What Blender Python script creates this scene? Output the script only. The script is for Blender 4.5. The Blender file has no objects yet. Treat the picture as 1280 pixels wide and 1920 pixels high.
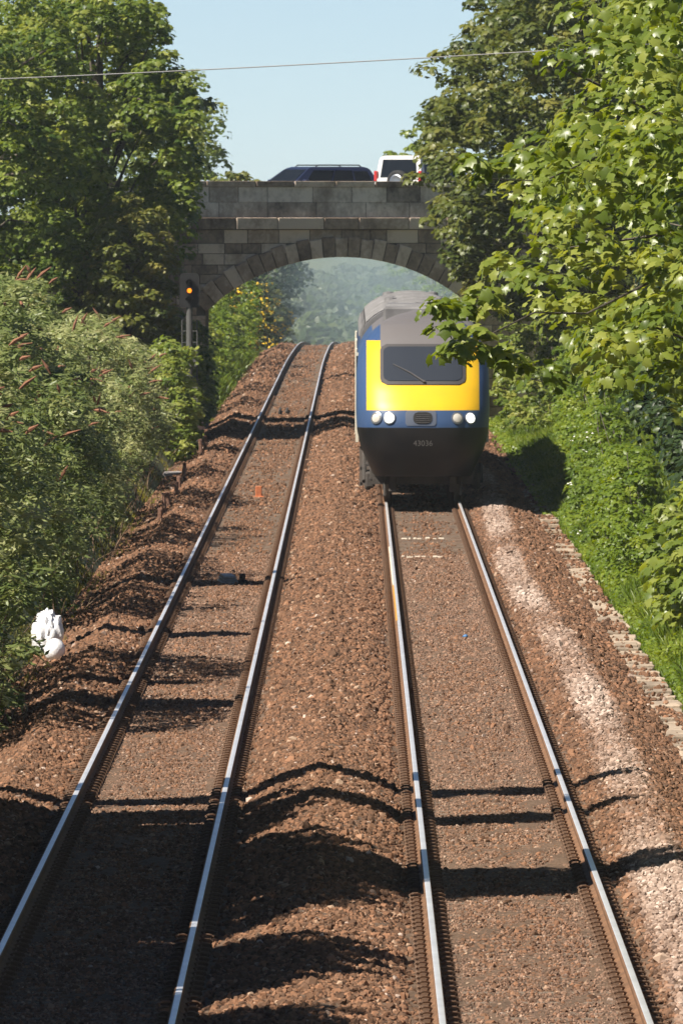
import bpy, bmesh, math, random
import numpy as np
from mathutils import Vector, Matrix

random.seed(11)
rng = np.random.default_rng(11)
R = math.radians
sc = bpy.context.scene
col = sc.collection

# ------------------------------------------------------------------ camera
F = 24000.0                       # focal length in pixels of a 1280 x 1920 frame
CAMZ = 5.84                       # above the rail heads
cam_d = bpy.data.cameras.new('camera')
cam = bpy.data.objects.new('camera', cam_d)
col.objects.link(cam)
cam_d.sensor_fit = 'VERTICAL'
cam_d.sensor_height = 36.0
cam_d.lens = F / 1920 * 36.0
cam_d.clip_start = 1.0
cam_d.clip_end = 30000
cam.location = (0, 0, CAMZ)
cam.rotation_euler = (math.pi / 2 - math.atan(550 / F), 0, math.atan(26 / F))
cam_d.dof.use_dof = True
cam_d.dof.focus_distance = 125
cam_d.dof.aperture_fstop = 30
sc.camera = cam

# ------------------------------------------------------------------ light
SUN_EL = R(48.0)
SUN_AZ = math.atan2(-0.586, -0.81)         # the sun stands behind the camera's left shoulder
sun_dir = Vector((math.cos(SUN_EL) * math.cos(SUN_AZ), math.cos(SUN_EL) * math.sin(SUN_AZ), math.sin(SUN_EL)))
world = bpy.data.worlds.new('World')
sc.world = world
world.use_nodes = True
wn = world.node_tree.nodes
wl = world.node_tree.links
wn.clear()
sky = wn.new('ShaderNodeTexSky')
sky.sky_type = 'NISHITA'
sky.sun_disc = False
sky.sun_elevation = SUN_EL
sky.sun_rotation = math.pi / 2 - SUN_AZ
sky.altitude = 50
sky.air_density = 0.45
sky.dust_density = 0.0
sky.ozone_density = 1.5
bg = wn.new('ShaderNodeBackground')
bg.inputs['Strength'].default_value = 0.058
wo = wn.new('ShaderNodeOutputWorld')
wl.new(sky.outputs[0], bg.inputs[0])
wl.new(bg.outputs[0], wo.inputs[0])

sun_d = bpy.data.lights.new('sun', 'SUN')
sun = bpy.data.objects.new('sun', sun_d)
col.objects.link(sun)
sun_d.energy = 5.0
sun_d.angle = R(0.53)
sun_d.color = (1.0, 0.925, 0.81)
sun.rotation_euler = sun_dir.to_track_quat('Z', 'Y').to_euler()
sun.location = (-60, 60, 60)

sc.view_settings.view_transform = 'Standard'
sc.view_settings.look = 'None'
sc.view_settings.gamma = 1.0
sc.view_settings.use_curve_mapping = False
sc.view_settings.exposure = 0.82
sc.cycles.use_denoising = True
sc.cycles.max_bounces = 6
sc.cycles.transparent_max_bounces = 8
sc.cycles.volume_bounces = 0
sc.cycles.use_adaptive_sampling = True
sc.cycles.adaptive_threshold = 0.015

# ------------------------------------------------------------------ helpers
def tag(o, label=None, cat=None, group=None, kind=None):
    if label: o['label'] = label
    if cat: o['category'] = cat
    if group: o['group'] = group
    if kind: o['kind'] = kind
    return o

def empty(name, loc=(0, 0, 0), rz=0.0):
    o = bpy.data.objects.new(name, None)
    o.empty_display_size = 0.2
    col.objects.link(o)
    o.location = loc
    o.rotation_euler = (0, 0, rz)
    return o

def link(name, me, parent=None, mat=None, kind=None):
    o = bpy.data.objects.new(name, me)
    col.objects.link(o)
    if parent: o.parent = parent
    if mat is not None and len(me.materials) == 0: me.materials.append(mat)
    if kind: o['kind'] = kind
    return o

def smooth(me, ang=40):
    me.polygons.foreach_set('use_smooth', np.ones(len(me.polygons), bool))
    try:
        me.set_sharp_from_angle(angle=R(ang))
    except Exception:
        pass

class MB:
    def __init__(s): s.v = []; s.f = []
    def add(s, v, f):
        o = len(s.v); s.v += [tuple(p) for p in v]; s.f += [tuple(i + o for i in q) for q in f]
    def box(s, x0, x1, y0, y1, z0, z1, ch=0.0):
        if ch <= 0:
            v = [(x0,y0,z0),(x1,y0,z0),(x1,y1,z0),(x0,y1,z0),(x0,y0,z1),(x1,y0,z1),(x1,y1,z1),(x0,y1,z1)]
            f = [(0,3,2,1),(4,5,6,7),(0,1,5,4),(1,2,6,5),(2,3,7,6),(3,0,4,7)]
        else:
            c = min(ch, (x1-x0)*.45, (y1-y0)*.45, (z1-z0)*.45)
            bm = bmesh.new()
            bmesh.ops.create_cube(bm, size=1)
            for q in bm.verts:
                q.co = Vector(((x0+x1)/2+q.co.x*(x1-x0), (y0+y1)/2+q.co.y*(y1-y0), (z0+z1)/2+q.co.z*(z1-z0)))
            bmesh.ops.bevel(bm, geom=bm.edges[:], offset=c, segments=1, affect='EDGES')
            bm.verts.index_update()
            v = [tuple(q.co) for q in bm.verts]; f = [tuple(q.index for q in p.verts) for p in bm.faces]
            bm.free()
        s.add(v, f)
    def tube(s, path, rad, n=8, caps=True):
        path = [Vector(p) for p in path]
        if not hasattr(rad, '__len__'): rad = [rad] * len(path)
        v = []
        for i, p in enumerate(path):
            d = (path[min(i+1, len(path)-1)] - path[max(i-1, 0)]).normalized()
            a = Vector((0,0,1)) if abs(d.z) < 0.9 else Vector((1,0,0))
            u = d.cross(a).normalized(); w = u.cross(d)
            for k in range(n):
                t = 2*math.pi*k/n
                v.append(p + (u*math.cos(t) + w*math.sin(t))*rad[i])
        f = []
        for i in range(len(path)-1):
            for k in range(n):
                f.append((i*n+k, i*n+(k+1)%n, (i+1)*n+(k+1)%n, (i+1)*n+k))
        if caps:
            f.append(tuple(range(n-1, -1, -1))); f.append(tuple((len(path)-1)*n+k for k in range(n)))
        s.add(v, f)
    def extrude(s, poly, axis_a, axis_b, axis_e, e0, e1):
        """2-D polygon (a, b) swept along axis_e from e0 to e1"""
        n = len(poly); v = []
        for e in (e0, e1):
            for a, b in poly:
                p = [0, 0, 0]; p[axis_a] = a; p[axis_b] = b; p[axis_e] = e; v.append(tuple(p))
        f = [tuple(range(n))[::-1], tuple(range(n, 2*n))] + [(i, (i+1) % n, n+(i+1) % n, n+i) for i in range(n)]
        s.add(v, f)
    def lathe(s, prof, n, origin=(0,0,0), axis='z'):
        v = []; m = len(prof)
        for k in range(n):
            t = 2*math.pi*k/n
            for r, h in prof:
                a, b = r*math.cos(t), r*math.sin(t)
                p = {'z': (a, b, h), 'y': (a, h, b), 'x': (h, a, b)}[axis]
                v.append((p[0]+origin[0], p[1]+origin[1], p[2]+origin[2]))
        f = []
        for k in range(n):
            for i in range(m-1):
                f.append((k*m+i, ((k+1) % n)*m+i, ((k+1) % n)*m+i+1, k*m+i+1))
        f.append(tuple(k*m for k in range(n))[::-1]); f.append(tuple(k*m+m-1 for k in range(n)))
        s.add(v, f)
    def mesh(s, name, sm=None):
        me = bpy.data.meshes.new(name)
        me.from_pydata([tuple(p) for p in s.v], [], s.f)
        bm = bmesh.new(); bm.from_mesh(me)
        bmesh.ops.recalc_face_normals(bm, faces=bm.faces[:]); bm.to_mesh(me); bm.free()
        if sm: smooth(me, sm)
        return me
    def build(s, name, mat, parent=None, sm=None, kind=None):
        return link(name, s.mesh(name, sm), parent, mat, kind)

def np_mesh(name, V, T, tone=None):
    me = bpy.data.meshes.new(name)
    V = np.ascontiguousarray(V, np.float32); T = np.ascontiguousarray(T, np.int32)
    me.vertices.add(len(V)); me.vertices.foreach_set('co', V.ravel())
    k = T.shape[1]
    me.loops.add(T.size); me.loops.foreach_set('vertex_index', T.ravel())
    me.polygons.add(len(T)); me.polygons.foreach_set('loop_start', np.arange(0, T.size, k, dtype=np.int32))
    me.update(calc_edges=True)
    if tone is not None:
        a = me.attributes.new('tone', 'FLOAT', 'POINT'); a.data.foreach_set('value', np.ascontiguousarray(tone, np.float32))
    return me

# ------------------------------------------------------------------ materials
def newmat(name):
    m = bpy.data.materials.new(name); m.use_nodes = True
    n = m.node_tree.nodes; n.clear()
    return m, n, m.node_tree.links
def pset(p, **kw):
    for k, v in kw.items():
        k = k.replace('_', ' ')
        if k in p.inputs: p.inputs[k].default_value = v
def ramp(n, stops):
    r = n.new('ShaderNodeValToRGB'); e = r.color_ramp.elements
    while len(e) < len(stops): e.new(0.5)
    for q, (p, c) in zip(e, stops): q.position = p; q.color = (*c, 1)
    return r
def simple(name, color, rough=0.6, metal=0.0, spec=0.5, noise=0.0, nscale=6.0, bump=0.0, bscale=20.0, emit=None, es=0, obj_rand=0.0, coat=0.0):
    m, n, l = newmat(name)
    p = n.new('ShaderNodeBsdfPrincipled'); o = n.new('ShaderNodeOutputMaterial'); l.new(p.outputs[0], o.inputs[0])
    pset(p, Base_Color=(*color, 1), Roughness=rough, Metallic=metal, Coat_Weight=coat)
    p.inputs['Specular IOR Level'].default_value = spec
    tc = n.new('ShaderNodeTexCoord')
    if noise > 0 or obj_rand > 0:
        hs = n.new('ShaderNodeHueSaturation'); hs.inputs['Color'].default_value = (*color, 1)
        val = None
        if noise > 0:
            t = n.new('ShaderNodeTexNoise'); t.inputs['Scale'].default_value = nscale; t.inputs['Detail'].default_value = 6; t.inputs['Roughness'].default_value = .65
            l.new(tc.outputs['Object'], t.inputs['Vector'])
            mr = n.new('ShaderNodeMapRange'); mr.inputs[1].default_value = .3; mr.inputs[2].default_value = .7; mr.inputs[3].default_value = 1-noise; mr.inputs[4].default_value = 1+noise
            l.new(t.outputs[0], mr.inputs[0]); val = mr.outputs[0]
        if obj_rand > 0:
            oi = n.new('ShaderNodeObjectInfo')
            mr2 = n.new('ShaderNodeMapRange'); mr2.inputs[3].default_value = 1-obj_rand; mr2.inputs[4].default_value = 1+obj_rand
            l.new(oi.outputs['Random'], mr2.inputs[0])
            if val is None: val = mr2.outputs[0]
            else:
                mm = n.new('ShaderNodeMath'); mm.operation = 'MULTIPLY'; l.new(val, mm.inputs[0]); l.new(mr2.outputs[0], mm.inputs[1]); val = mm.outputs[0]
        l.new(val, hs.inputs['Value']); l.new(hs.outputs[0], p.inputs['Base Color'])
    if bump > 0:
        t = n.new('ShaderNodeTexNoise'); t.inputs['Scale'].default_value = bscale; t.inputs['Detail'].default_value = 5
        l.new(tc.outputs['Object'], t.inputs['Vector'])
        b = n.new('ShaderNodeBump'); b.inputs['Strength'].default_value = bump; b.inputs['Distance'].default_value = .03
        l.new(t.outputs[0], b.inputs['Height']); l.new(b.outputs[0], p.inputs['Normal'])
    if emit:
        p.inputs['Emission Color'].default_value = (*emit, 1); p.inputs['Emission Strength'].default_value = es
    return m

def foliage(name, dark, mid, light, trans=0.35, rough=0.42, spec=0.35):
    m, n, l = newmat(name)
    o = n.new('ShaderNodeOutputMaterial'); p = n.new('ShaderNodeBsdfPrincipled'); t = n.new('ShaderNodeBsdfTranslucent'); mx = n.new('ShaderNodeMixShader')
    at = n.new('ShaderNodeAttribute'); at.attribute_name = 'tone'
    oi = n.new('ShaderNodeObjectInfo')
    ad = n.new('ShaderNodeMath'); ad.operation = 'MULTIPLY_ADD'; ad.inputs[1].default_value = 0.3; l.new(oi.outputs['Random'], ad.inputs[0]); l.new(at.outputs['Fac'], ad.inputs[2])
    sb = n.new('ShaderNodeMath'); sb.operation = 'SUBTRACT'; sb.inputs[1].default_value = .15; l.new(ad.outputs[0], sb.inputs[0])
    r = ramp(n, [(0.0, dark), (0.5, mid), (1.0, light)]); l.new(sb.outputs[0], r.inputs[0])
    l.new(r.outputs[0], p.inputs['Base Color']); pset(p, Roughness=rough); p.inputs['Specular IOR Level'].default_value = spec
    hs = n.new('ShaderNodeHueSaturation'); hs.inputs['Hue'].default_value = .485; hs.inputs['Saturation'].default_value = 1.15; hs.inputs['Value'].default_value = 1.5
    l.new(r.outputs[0], hs.inputs['Color']); l.new(hs.outputs[0], t.inputs['Color'])
    mx.inputs[0].default_value = trans
    l.new(p.outputs[0], mx.inputs[1]); l.new(t.outputs[0], mx.inputs[2]); l.new(mx.outputs[0], o.inputs[0])
    return m

M = {}
M['syc'] = foliage('sycamore_leaf', (.075,.12,.018), (.17,.225,.034), (.30,.33,.07), .42, .36, .5)
M['olive'] = foliage('flowering_sycamore_leaf', (.06,.085,.018), (.13,.15,.03), (.23,.21,.045), .33)
M['green'] = foliage('tree_leaf', (.055,.10,.018), (.165,.22,.036), (.32,.34,.08), .4)
M['budd'] = foliage('buddleia_leaf', (.085,.125,.03), (.21,.25,.085), (.42,.42,.2), .32)
M['shrub'] = foliage('shrub_leaf', (.075,.125,.015), (.145,.21,.022), (.23,.28,.035), .38)
M['dark'] = foliage('dark_and_shade_leaf', (.012,.026,.008), (.028,.05,.012), (.06,.09,.02), .15)  # right bank understory shade put into the leaf colour; the crest tree shares it
M['gorse'] = foliage('gorse_leaf', (.04,.07,.02), (.08,.11,.03), (.14,.15,.04), .2)
M['grass'] = foliage('grass_blade', (.07,.12,.014), (.14,.205,.02), (.23,.26,.04), .35)
M['moss'] = foliage('dry_grass_blade', (.1,.1,.02), (.19,.18,.03), (.28,.24,.05), .3)
M['farleaf'] = foliage('far_leaf', (.03,.05,.014), (.06,.085,.02), (.1,.12,.03), .2)
M['bark'] = simple('bark', (.085,.07,.052), .9, noise=.45, nscale=3, bump=.6, bscale=12)
M['twig'] = simple('dry_twig', (.20,.135,.085), .9, noise=.3, nscale=8)
M['flower'] = simple('yellow_flower', (.62,.40,.015), .7)
M['spike'] = simple('old_flower_spike', (.23,.105,.06), .9, noise=.3, nscale=20)
M['blossom'] = simple('white_blossom', (.75,.75,.68), .8)

# ------------------------------------------------------------------ terrain shape
def sstep(a, b, x):
    t = np.clip((np.asarray(x, float)-a)/(b-a), 0, 1); return t*t*(3-2*t)
def curve_x(Y):                   # the line bends gently to the right in the distance
    return 1.8e-5*np.clip(np.asarray(Y, float)-500, 0, 700)**2
def drop(Y):                      # the line goes over a crest
    return -19.0*sstep(585, 1300, Y)+27.0*sstep(3600, 6400, Y)
BX = np.array([-4.75,-4.45,-4.15,-3.60,-3.22,-2.98,-2.84,-1.33,-1.12,-0.85,-0.36,.15,.45,.63,2.13,2.34,2.62,2.95,3.25,3.74])
BZ = np.array([-.46,-.44,-.34,-.06,-.14,-.185,-.195,-.195,-.17,-.07,.035,-.06,-.17,-.195,-.195,-.17,-.08,-.03,-.11,-.30])
def bed_z(X, Y):
    w = 1 + .25*np.sin(np.asarray(Y)*.11+X*.3) + .15*np.sin(np.asarray(Y)*.047+1.3)
    z = np.interp(X, BX, BZ)
    return -.195 + (z+.195)*np.where(z > -.195, w, 1.0)
GX = np.array([-60,-22,-13,-8,-5.6,-4.9,-4.6,4.02,4.3,5.2,8,12,20,60])
GZ = np.array([6.0,5.6,4.6,2.2,.55,-.1,-.46,-.34,-.24,.25,2.2,4.8,5.6,6.2])
def ground_z(X, Y):
    z = np.interp(X, GX, GZ)
    k = 1-sstep(640, 1000, Y)
    z = z*k + (1-k)*(-.4)
    mid = (np.asarray(X) > -4.6) & (np.asarray(X) < 3.72)
    z = np.where(mid, np.minimum(z, -.62), z)
    bump = .12*np.sin(np.asarray(X)*1.3+np.asarray(Y)*.21)*np.clip((np.abs(X)-5)/3, 0, 1)
    return z + bump + drop(Y)

gx = np.unique(np.concatenate([np.linspace(-14, 14, 113), [-6000,-2500,-900,-300,-120,-60,-40,-22,-18,18,22,40,60,120,300,900,2500,6000], [-4.62,-4.6,3.72,3.74]]))
gy = np.unique(np.concatenate([[-60,-20], np.linspace(20, 640, 156), np.linspace(640, 1400, 40), [1700,2100,2600,3200,4000,5000,6500]]))
GXX, GYY = np.meshgrid(gx, gy)
cx = curve_x(GYY)*np.clip(1-(np.abs(GXX)-10)/200, 0, 1)
V = np.stack([GXX+cx, GYY, ground_z(GXX, GYY)], -1).reshape(-1, 3)
nx, ny = len(gx), len(gy)
ii, jj = np.meshgrid(np.arange(nx-1), np.arange(ny-1))
q = (jj*nx+ii).ravel()
T = np.stack([q, q+1, q+nx+1, q+nx], -1)
def ground_mat():
    m, n, l = newmat('bank_soil')
    o = n.new('ShaderNodeOutputMaterial'); p = n.new('ShaderNodeBsdfPrincipled'); l.new(p.outputs[0], o.inputs[0])
    g = n.new('ShaderNodeNewGeometry')
    t = n.new('ShaderNodeTexNoise'); t.inputs['Scale'].default_value = .9; t.inputs['Detail'].default_value = 9; l.new(g.outputs['Position'], t.inputs['Vector'])
    t2 = n.new('ShaderNodeTexNoise'); t2.inputs['Scale'].default_value = .012; t2.inputs['Detail'].default_value = 4; l.new(g.outputs['Position'], t2.inputs['Vector'])
    r = ramp(n, [(.3, (.05,.075,.016)), (.5, (.085,.115,.022)), (.7, (.11,.09,.05))]); l.new(t.outputs[0], r.inputs[0])
    r2 = ramp(n, [(.35, (.5,.7,.6)), (.65, (1.1,1.0,.9))]); l.new(t2.outputs[0], r2.inputs[0])
    mx = n.new('ShaderNodeMixRGB'); mx.blend_type = 'MULTIPLY'; mx.inputs[0].default_value = .7; l.new(r.outputs[0], mx.inputs[1]); l.new(r2.outputs[0], mx.inputs[2])
    l.new(mx.outputs[0], p.inputs['Base Color']); pset(p, Roughness=.95)
    b = n.new('ShaderNodeBump'); b.inputs['Strength'].default_value = .8; b.inputs['Distance'].default_value = .15; l.new(t.outputs[0], b.inputs['Height']); l.new(b.outputs[0], p.inputs['Normal'])
    return m
gm = np_mesh('ground', V, T); smooth(gm, 60)
tag(link('ground', gm, None, ground_mat()), kind='structure')

# ------------------------------------------------------------------ ballast bed and stones
def bed_mat():
    m, n, l = newmat('ballast_dust')
    o = n.new('ShaderNodeOutputMaterial'); p = n.new('ShaderNodeBsdfPrincipled'); l.new(p.outputs[0], o.inputs[0])
    g = n.new('ShaderNodeNewGeometry')
    t = n.new('ShaderNodeTexNoise'); t.inputs['Scale'].default_value = 14; t.inputs['Detail'].default_value = 8; t.inputs['Roughness'].default_value = .7; l.new(g.outputs['Position'], t.inputs['Vector'])
    t2 = n.new('ShaderNodeTexNoise'); t2.inputs['Scale'].default_value = .55; t2.inputs['Detail'].default_value = 4; l.new(g.outputs['Position'], t2.inputs['Vector'])
    r = ramp(n, [(.28, (.06,.042,.029)), (.5, (.15,.104,.073)), (.72, (.22,.155,.11))]); l.new(t.outputs[0], r.inputs[0])
    r2 = ramp(n, [(.35, (.86,.82,.8)), (.65, (1.08,1.02,.98))]); l.new(t2.outputs[0], r2.inputs[0])
    mx = n.new('ShaderNodeMixRGB'); mx.blend_type = 'MULTIPLY'; mx.inputs[0].default_value = 1; l.new(r.outputs[0], mx.inputs[1]); l.new(r2.outputs[0], mx.inputs[2])
    l.new(mx.outputs[0], p.inputs['Base Color']); pset(p, Roughness=.95); p.inputs['Specular IOR Level'].default_value = .2
    b = n.new('ShaderNodeBump'); b.inputs['Strength'].default_value = .9; b.inputs['Distance'].default_value = .03; l.new(t.outputs[0], b.inputs['Height']); l.new(b.outputs[0], p.inputs['Normal'])
    return m
bx = np.unique(np.concatenate([np.linspace(-4.75, 3.74, 70), BX]))
by = np.concatenate([np.arange(60, 300, 1.0), np.arange(300, 700, 4.0), np.arange(700, 1000, 20.0)])
XX, YY = np.meshgrid(bx, by)
ZZ = bed_z(XX, YY) + drop(YY) + rng.normal(0, .010, XX.shape)
nx, ny = len(bx), len(by)
ii, jj = np.meshgrid(np.arange(nx-1), np.arange(ny-1)); q = (jj*nx+ii).ravel()
bm_ = np_mesh('trackbed', np.stack([XX+curve_x(YY), YY, ZZ], -1).reshape(-1, 3), np.stack([q, q+1, q+nx+1, q+nx], -1)); smooth(bm_, 60)
tag(link('trackbed', bm_, None, bed_mat()), kind='structure')

def stone_mat():
    m, n, l = newmat('ballast_stone')
    o = n.new('ShaderNodeOutputMaterial'); p = n.new('ShaderNodeBsdfPrincipled'); l.new(p.outputs[0], o.inputs[0])
    oi = n.new('ShaderNodeObjectInfo')
    at = n.new('ShaderNodeAttribute'); at.attribute_type = 'INSTANCER'; at.attribute_name = 'tint'
    r = ramp(n, [(0, (.085,.048,.030)), (.3, (.138,.077,.047)), (.6, (.182,.098,.057)), (.85, (.225,.115,.065)), (.96, (.29,.15,.085)), (1, (.38,.27,.19))]); l.new(oi.outputs['Random'], r.inputs[0])
    r2 = ramp(n, [(0, (.27,.19,.15)), (.6, (.42,.32,.26)), (1, (.58,.47,.40))]); l.new(oi.outputs['Random'], r2.inputs[0])
    mx = n.new('ShaderNodeMixRGB'); l.new(at.outputs['Fac'], mx.inputs[0]); l.new(r.outputs[0], mx.inputs[1]); l.new(r2.outputs[0], mx.inputs[2])
    tc = n.new('ShaderNodeTexCoord')
    t = n.new('ShaderNodeTexNoise'); t.inputs['Scale'].default_value = 2.5; l.new(tc.outputs['Object'], t.inputs['Vector'])
    l.new(mx.outputs[0], p.inputs['Base Color']); pset(p, Roughness=.9); p.inputs['Specular IOR Level'].default_value = .25
    return m
M['stone'] = stone_mat()
def stone_group():
    ng = bpy.data.node_groups.new('stone_scatter', 'GeometryNodeTree')
    ng.interface.new_socket('Geometry', in_out='INPUT', socket_type='NodeSocketGeometry')
    ng.interface.new_socket('Geometry', in_out='OUTPUT', socket_type='NodeSocketGeometry')
    n, l = ng.nodes, ng.links
    gi = n.new('NodeGroupInput'); go = n.new('NodeGroupOutput')
    ico = n.new('GeometryNodeMeshIcoSphere'); ico.inputs['Radius'].default_value = 1; ico.inputs['Subdivisions'].default_value = 2
    rv0 = n.new('FunctionNodeRandomValue'); rv0.data_type = 'FLOAT_VECTOR'; rv0.inputs[0].default_value = (-.3,)*3; rv0.inputs[1].default_value = (.3,)*3
    ico.inputs['Subdivisions'].default_value = 1
    sp = n.new('GeometryNodeSetPosition'); l.new(ico.outputs[0], sp.inputs['Geometry']); l.new(rv0.outputs[0], sp.inputs['Offset'])
    sm = n.new('GeometryNodeSetMaterial'); sm.inputs['Material'].default_value = M['stone']; l.new(sp.outputs[0], sm.inputs[0])
    ss = n.new('GeometryNodeSetShadeSmooth'); ss.inputs['Shade Smooth'].default_value = False; l.new(sm.outputs[0], ss.inputs[0])
    rr = n.new('FunctionNodeRandomValue'); rr.data_type = 'FLOAT_VECTOR'; rr.inputs[0].default_value = (0, 0, 0); rr.inputs[1].default_value = (6.28, 6.28, 6.28)
    na = n.new('GeometryNodeInputNamedAttribute'); na.data_type = 'FLOAT_VECTOR'; na.inputs['Name'].default_value = 'sc'
    ip = n.new('GeometryNodeInstanceOnPoints')
    l.new(gi.outputs[0], ip.inputs['Points']); l.new(ss.outputs[0], ip.inputs['Instance']); l.new(rr.outputs[0], ip.inputs['Rotation']); l.new(na.outputs[0], ip.inputs['Scale'])
    l.new(ip.outputs[0], go.inputs[0])
    return ng
SG = stone_group()
def stones(name, label, dens, y0, y1, size, keep):
    """dens stones per square metre between y0 and y1; keep(X, Y) -> (probability, tint)"""
    n = int(dens*(y1-y0)*8.4)
    X = rng.uniform(-4.6, 4.02, n); Y = rng.uniform(y0, y1, n)
    pr, tint, kz = keep(X, Y)
    k = rng.random(n) < pr
    X, Y, tint, kz = X[k], Y[k], tint[k], kz[k]
    s = size*np.exp(rng.normal(0, .28, len(X)))*kz
    Z = np.where(X > 3.72, -.245, bed_z(X, Y)) + drop(Y) + s*rng.uniform(-.1, .45, len(X))
    me = bpy.data.meshes.new(name)
    me.vertices.add(len(X)); me.vertices.foreach_set('co', np.stack([X+curve_x(Y), Y, Z], -1).astype(np.float32).ravel())
    a = me.attributes.new('sc', 'FLOAT_VECTOR', 'POINT')
    a.data.foreach_set('vector', (s[:, None]*rng.uniform(.65, 1.25, (len(X), 3))).astype(np.float32).ravel())
    b = me.attributes.new('tint', 'FLOAT', 'POINT'); b.data.foreach_set('value', tint.astype(np.float32))
    o = link(name, me); md = o.modifiers.new('scatter', 'NODES'); md.node_group = SG
    tag(o, label, 'ballast', kind='stuff')
def keep_fn(X, Y):
    four = ((X > -2.78) & (X < -1.39)) | ((X > .69) & (X < 2.07))
    rt = (X > .69) & (X < 2.07)
    ctr = np.where(rt, np.abs(X-1.38), np.abs(X+2.085))
    patch = np.sin(Y*.31)*.5+np.sin(Y*.113+2)*.5+np.sin(Y*.77+1)*.3
    p = np.ones_like(X)
    p = np.where(four & ~rt, np.clip(.62-.75*ctr+.25*patch, .05, 1), p)
    p = np.where(rt, np.clip(.36-.45*ctr+.2*patch, .03, 1), p)
    near = np.minimum(np.minimum(np.abs(X+2.84), np.abs(X+1.33)), np.minimum(np.abs(X-.63), np.abs(X-2.13)))
    p = np.where(near < .13, 0, np.where(near < .24, .25*p, p))
    strip = np.exp(-((X-2.78-.12*np.sin(Y*.05))/.27)**4)*(.75+.4*np.sin(Y*.21)*np.sin(Y*.083+1))
    tint = np.clip(strip*1.15-rng.random(len(X))*.55, 0, 1)*(X > 2.3)*(Y < 300)
    tint = np.where(rng.random(len(X)) < .012, .8, tint)
    p = np.where(X > 3.72, np.where(np.sin(Y*.37)+np.sin(Y*.91+X*9) > .9, .55, .06), p)
    kz = np.where(four, .72, 1.0)
    return p, tint, kz
stones('ballast_stones', 'reddish brown broken ballast stones heaped round the rails', 330, 84, 150, .0215, keep_fn)
stones('ballast_stones', 'reddish brown broken ballast stones heaped round the rails', 170, 150, 260, .027, keep_fn)
stones('ballast_stones', 'reddish brown broken ballast stones heaped round the rails', 70, 260, 460, .034, keep_fn)
stones('ballast_stones', 'reddish brown broken ballast stones heaped round the rails', 22, 460, 625, .05, keep_fn)
def keep_four(X, Y):
    p, t, k = keep_fn(X, Y)
    four = ((X > -2.74) & (X < -1.43)) | ((X > .73) & (X < 2.03))
    return np.where(four, .9, 0), t*0+.18, k*0+1
stones('ballast_chippings', 'fine grey brown chippings lying between the rails', 420, 84, 150, .0105, keep_four)
stones('ballast_chippings', 'fine grey brown chippings lying between the rails', 200, 150, 230, .014, keep_four)

# ------------------------------------------------------------------ railway tracks
M['rust'] = simple('rusty_rail_side', (.17,.088,.045), .85, noise=.35, nscale=3, bump=.3, bscale=30)
M['steel'] = simple('polished_rail_head', (.80,.80,.81), .33, metal=.4, noise=.12, nscale=1.2, bump=.06, bscale=.8)
M['conc'] = simple('sleeper_concrete', (.17,.125,.09), .9, noise=.3, nscale=9, obj_rand=.18, bump=.5, bscale=40)
M['clip'] = simple('rail_clip_steel', (.15,.085,.05), .75, noise=.3, nscale=30)
RAIL = [(-.07,-.159),(.07,-.159),(.07,-.148),(.028,-.128),(.010,-.118),(.010,-.05),(.033,-.038),(.035,-.012),(.028,-.0015),(-.028,-.0015),(-.035,-.012),(-.033,-.038),(-.010,-.05),(-.010,-.118),(-.028,-.128),(-.07,-.148)]
ry = np.concatenate([np.arange(60, 300, 4.0), np.arange(300, 560, 10.0), np.arange(560, 960, 12.0)])
def sweep(x0, prof, ys=ry, closed=True):
    mb = MB(); n = len(prof); v = []
    for y in ys:
        for a, b in prof: v.append((x0+a+float(curve_x(y)), float(y), b+float(drop(y))))
    f = []
    for i in range(len(ys)-1):
        for k in range(n if closed else n-1):
            f.append((i*n+k, i*n+(k+1) % n, (i+1)*n+(k+1) % n, (i+1)*n+k))
    if closed: f.append(tuple(range(n))[::-1]); f.append(tuple((len(ys)-1)*n+k for k in range(n)))
    mb.add(v, f); return mb
def sleeper_mesh():
    mb = MB()
    mb.extrude([(-.13,-.2),(.13,-.2),(.11,0),(-.11,0)], 1, 2, 0, -1.25, 1.25)
    return mb.mesh('sleeper')
def clip_mesh():
    mb = MB()
    pts = [(-.03,-.045,.0),(-.055,-.03,.045),(-.02,-.01,.06),(.02,.015,.058),(.055,.03,.042),(.03,.045,.0)]
    mb.tube(pts, .013, 6); mb.box(-.055,.055,-.05,.05,-.02,.008); mb.v = [(a*.9, b, c*.85) for a, b, c in mb.v]
    return mb.mesh('rail_clip')
SLM, CLM = sleeper_mesh(), clip_mesh()
SLM.materials.append(M['conc']); CLM.materials.append(M['clip'])
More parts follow.
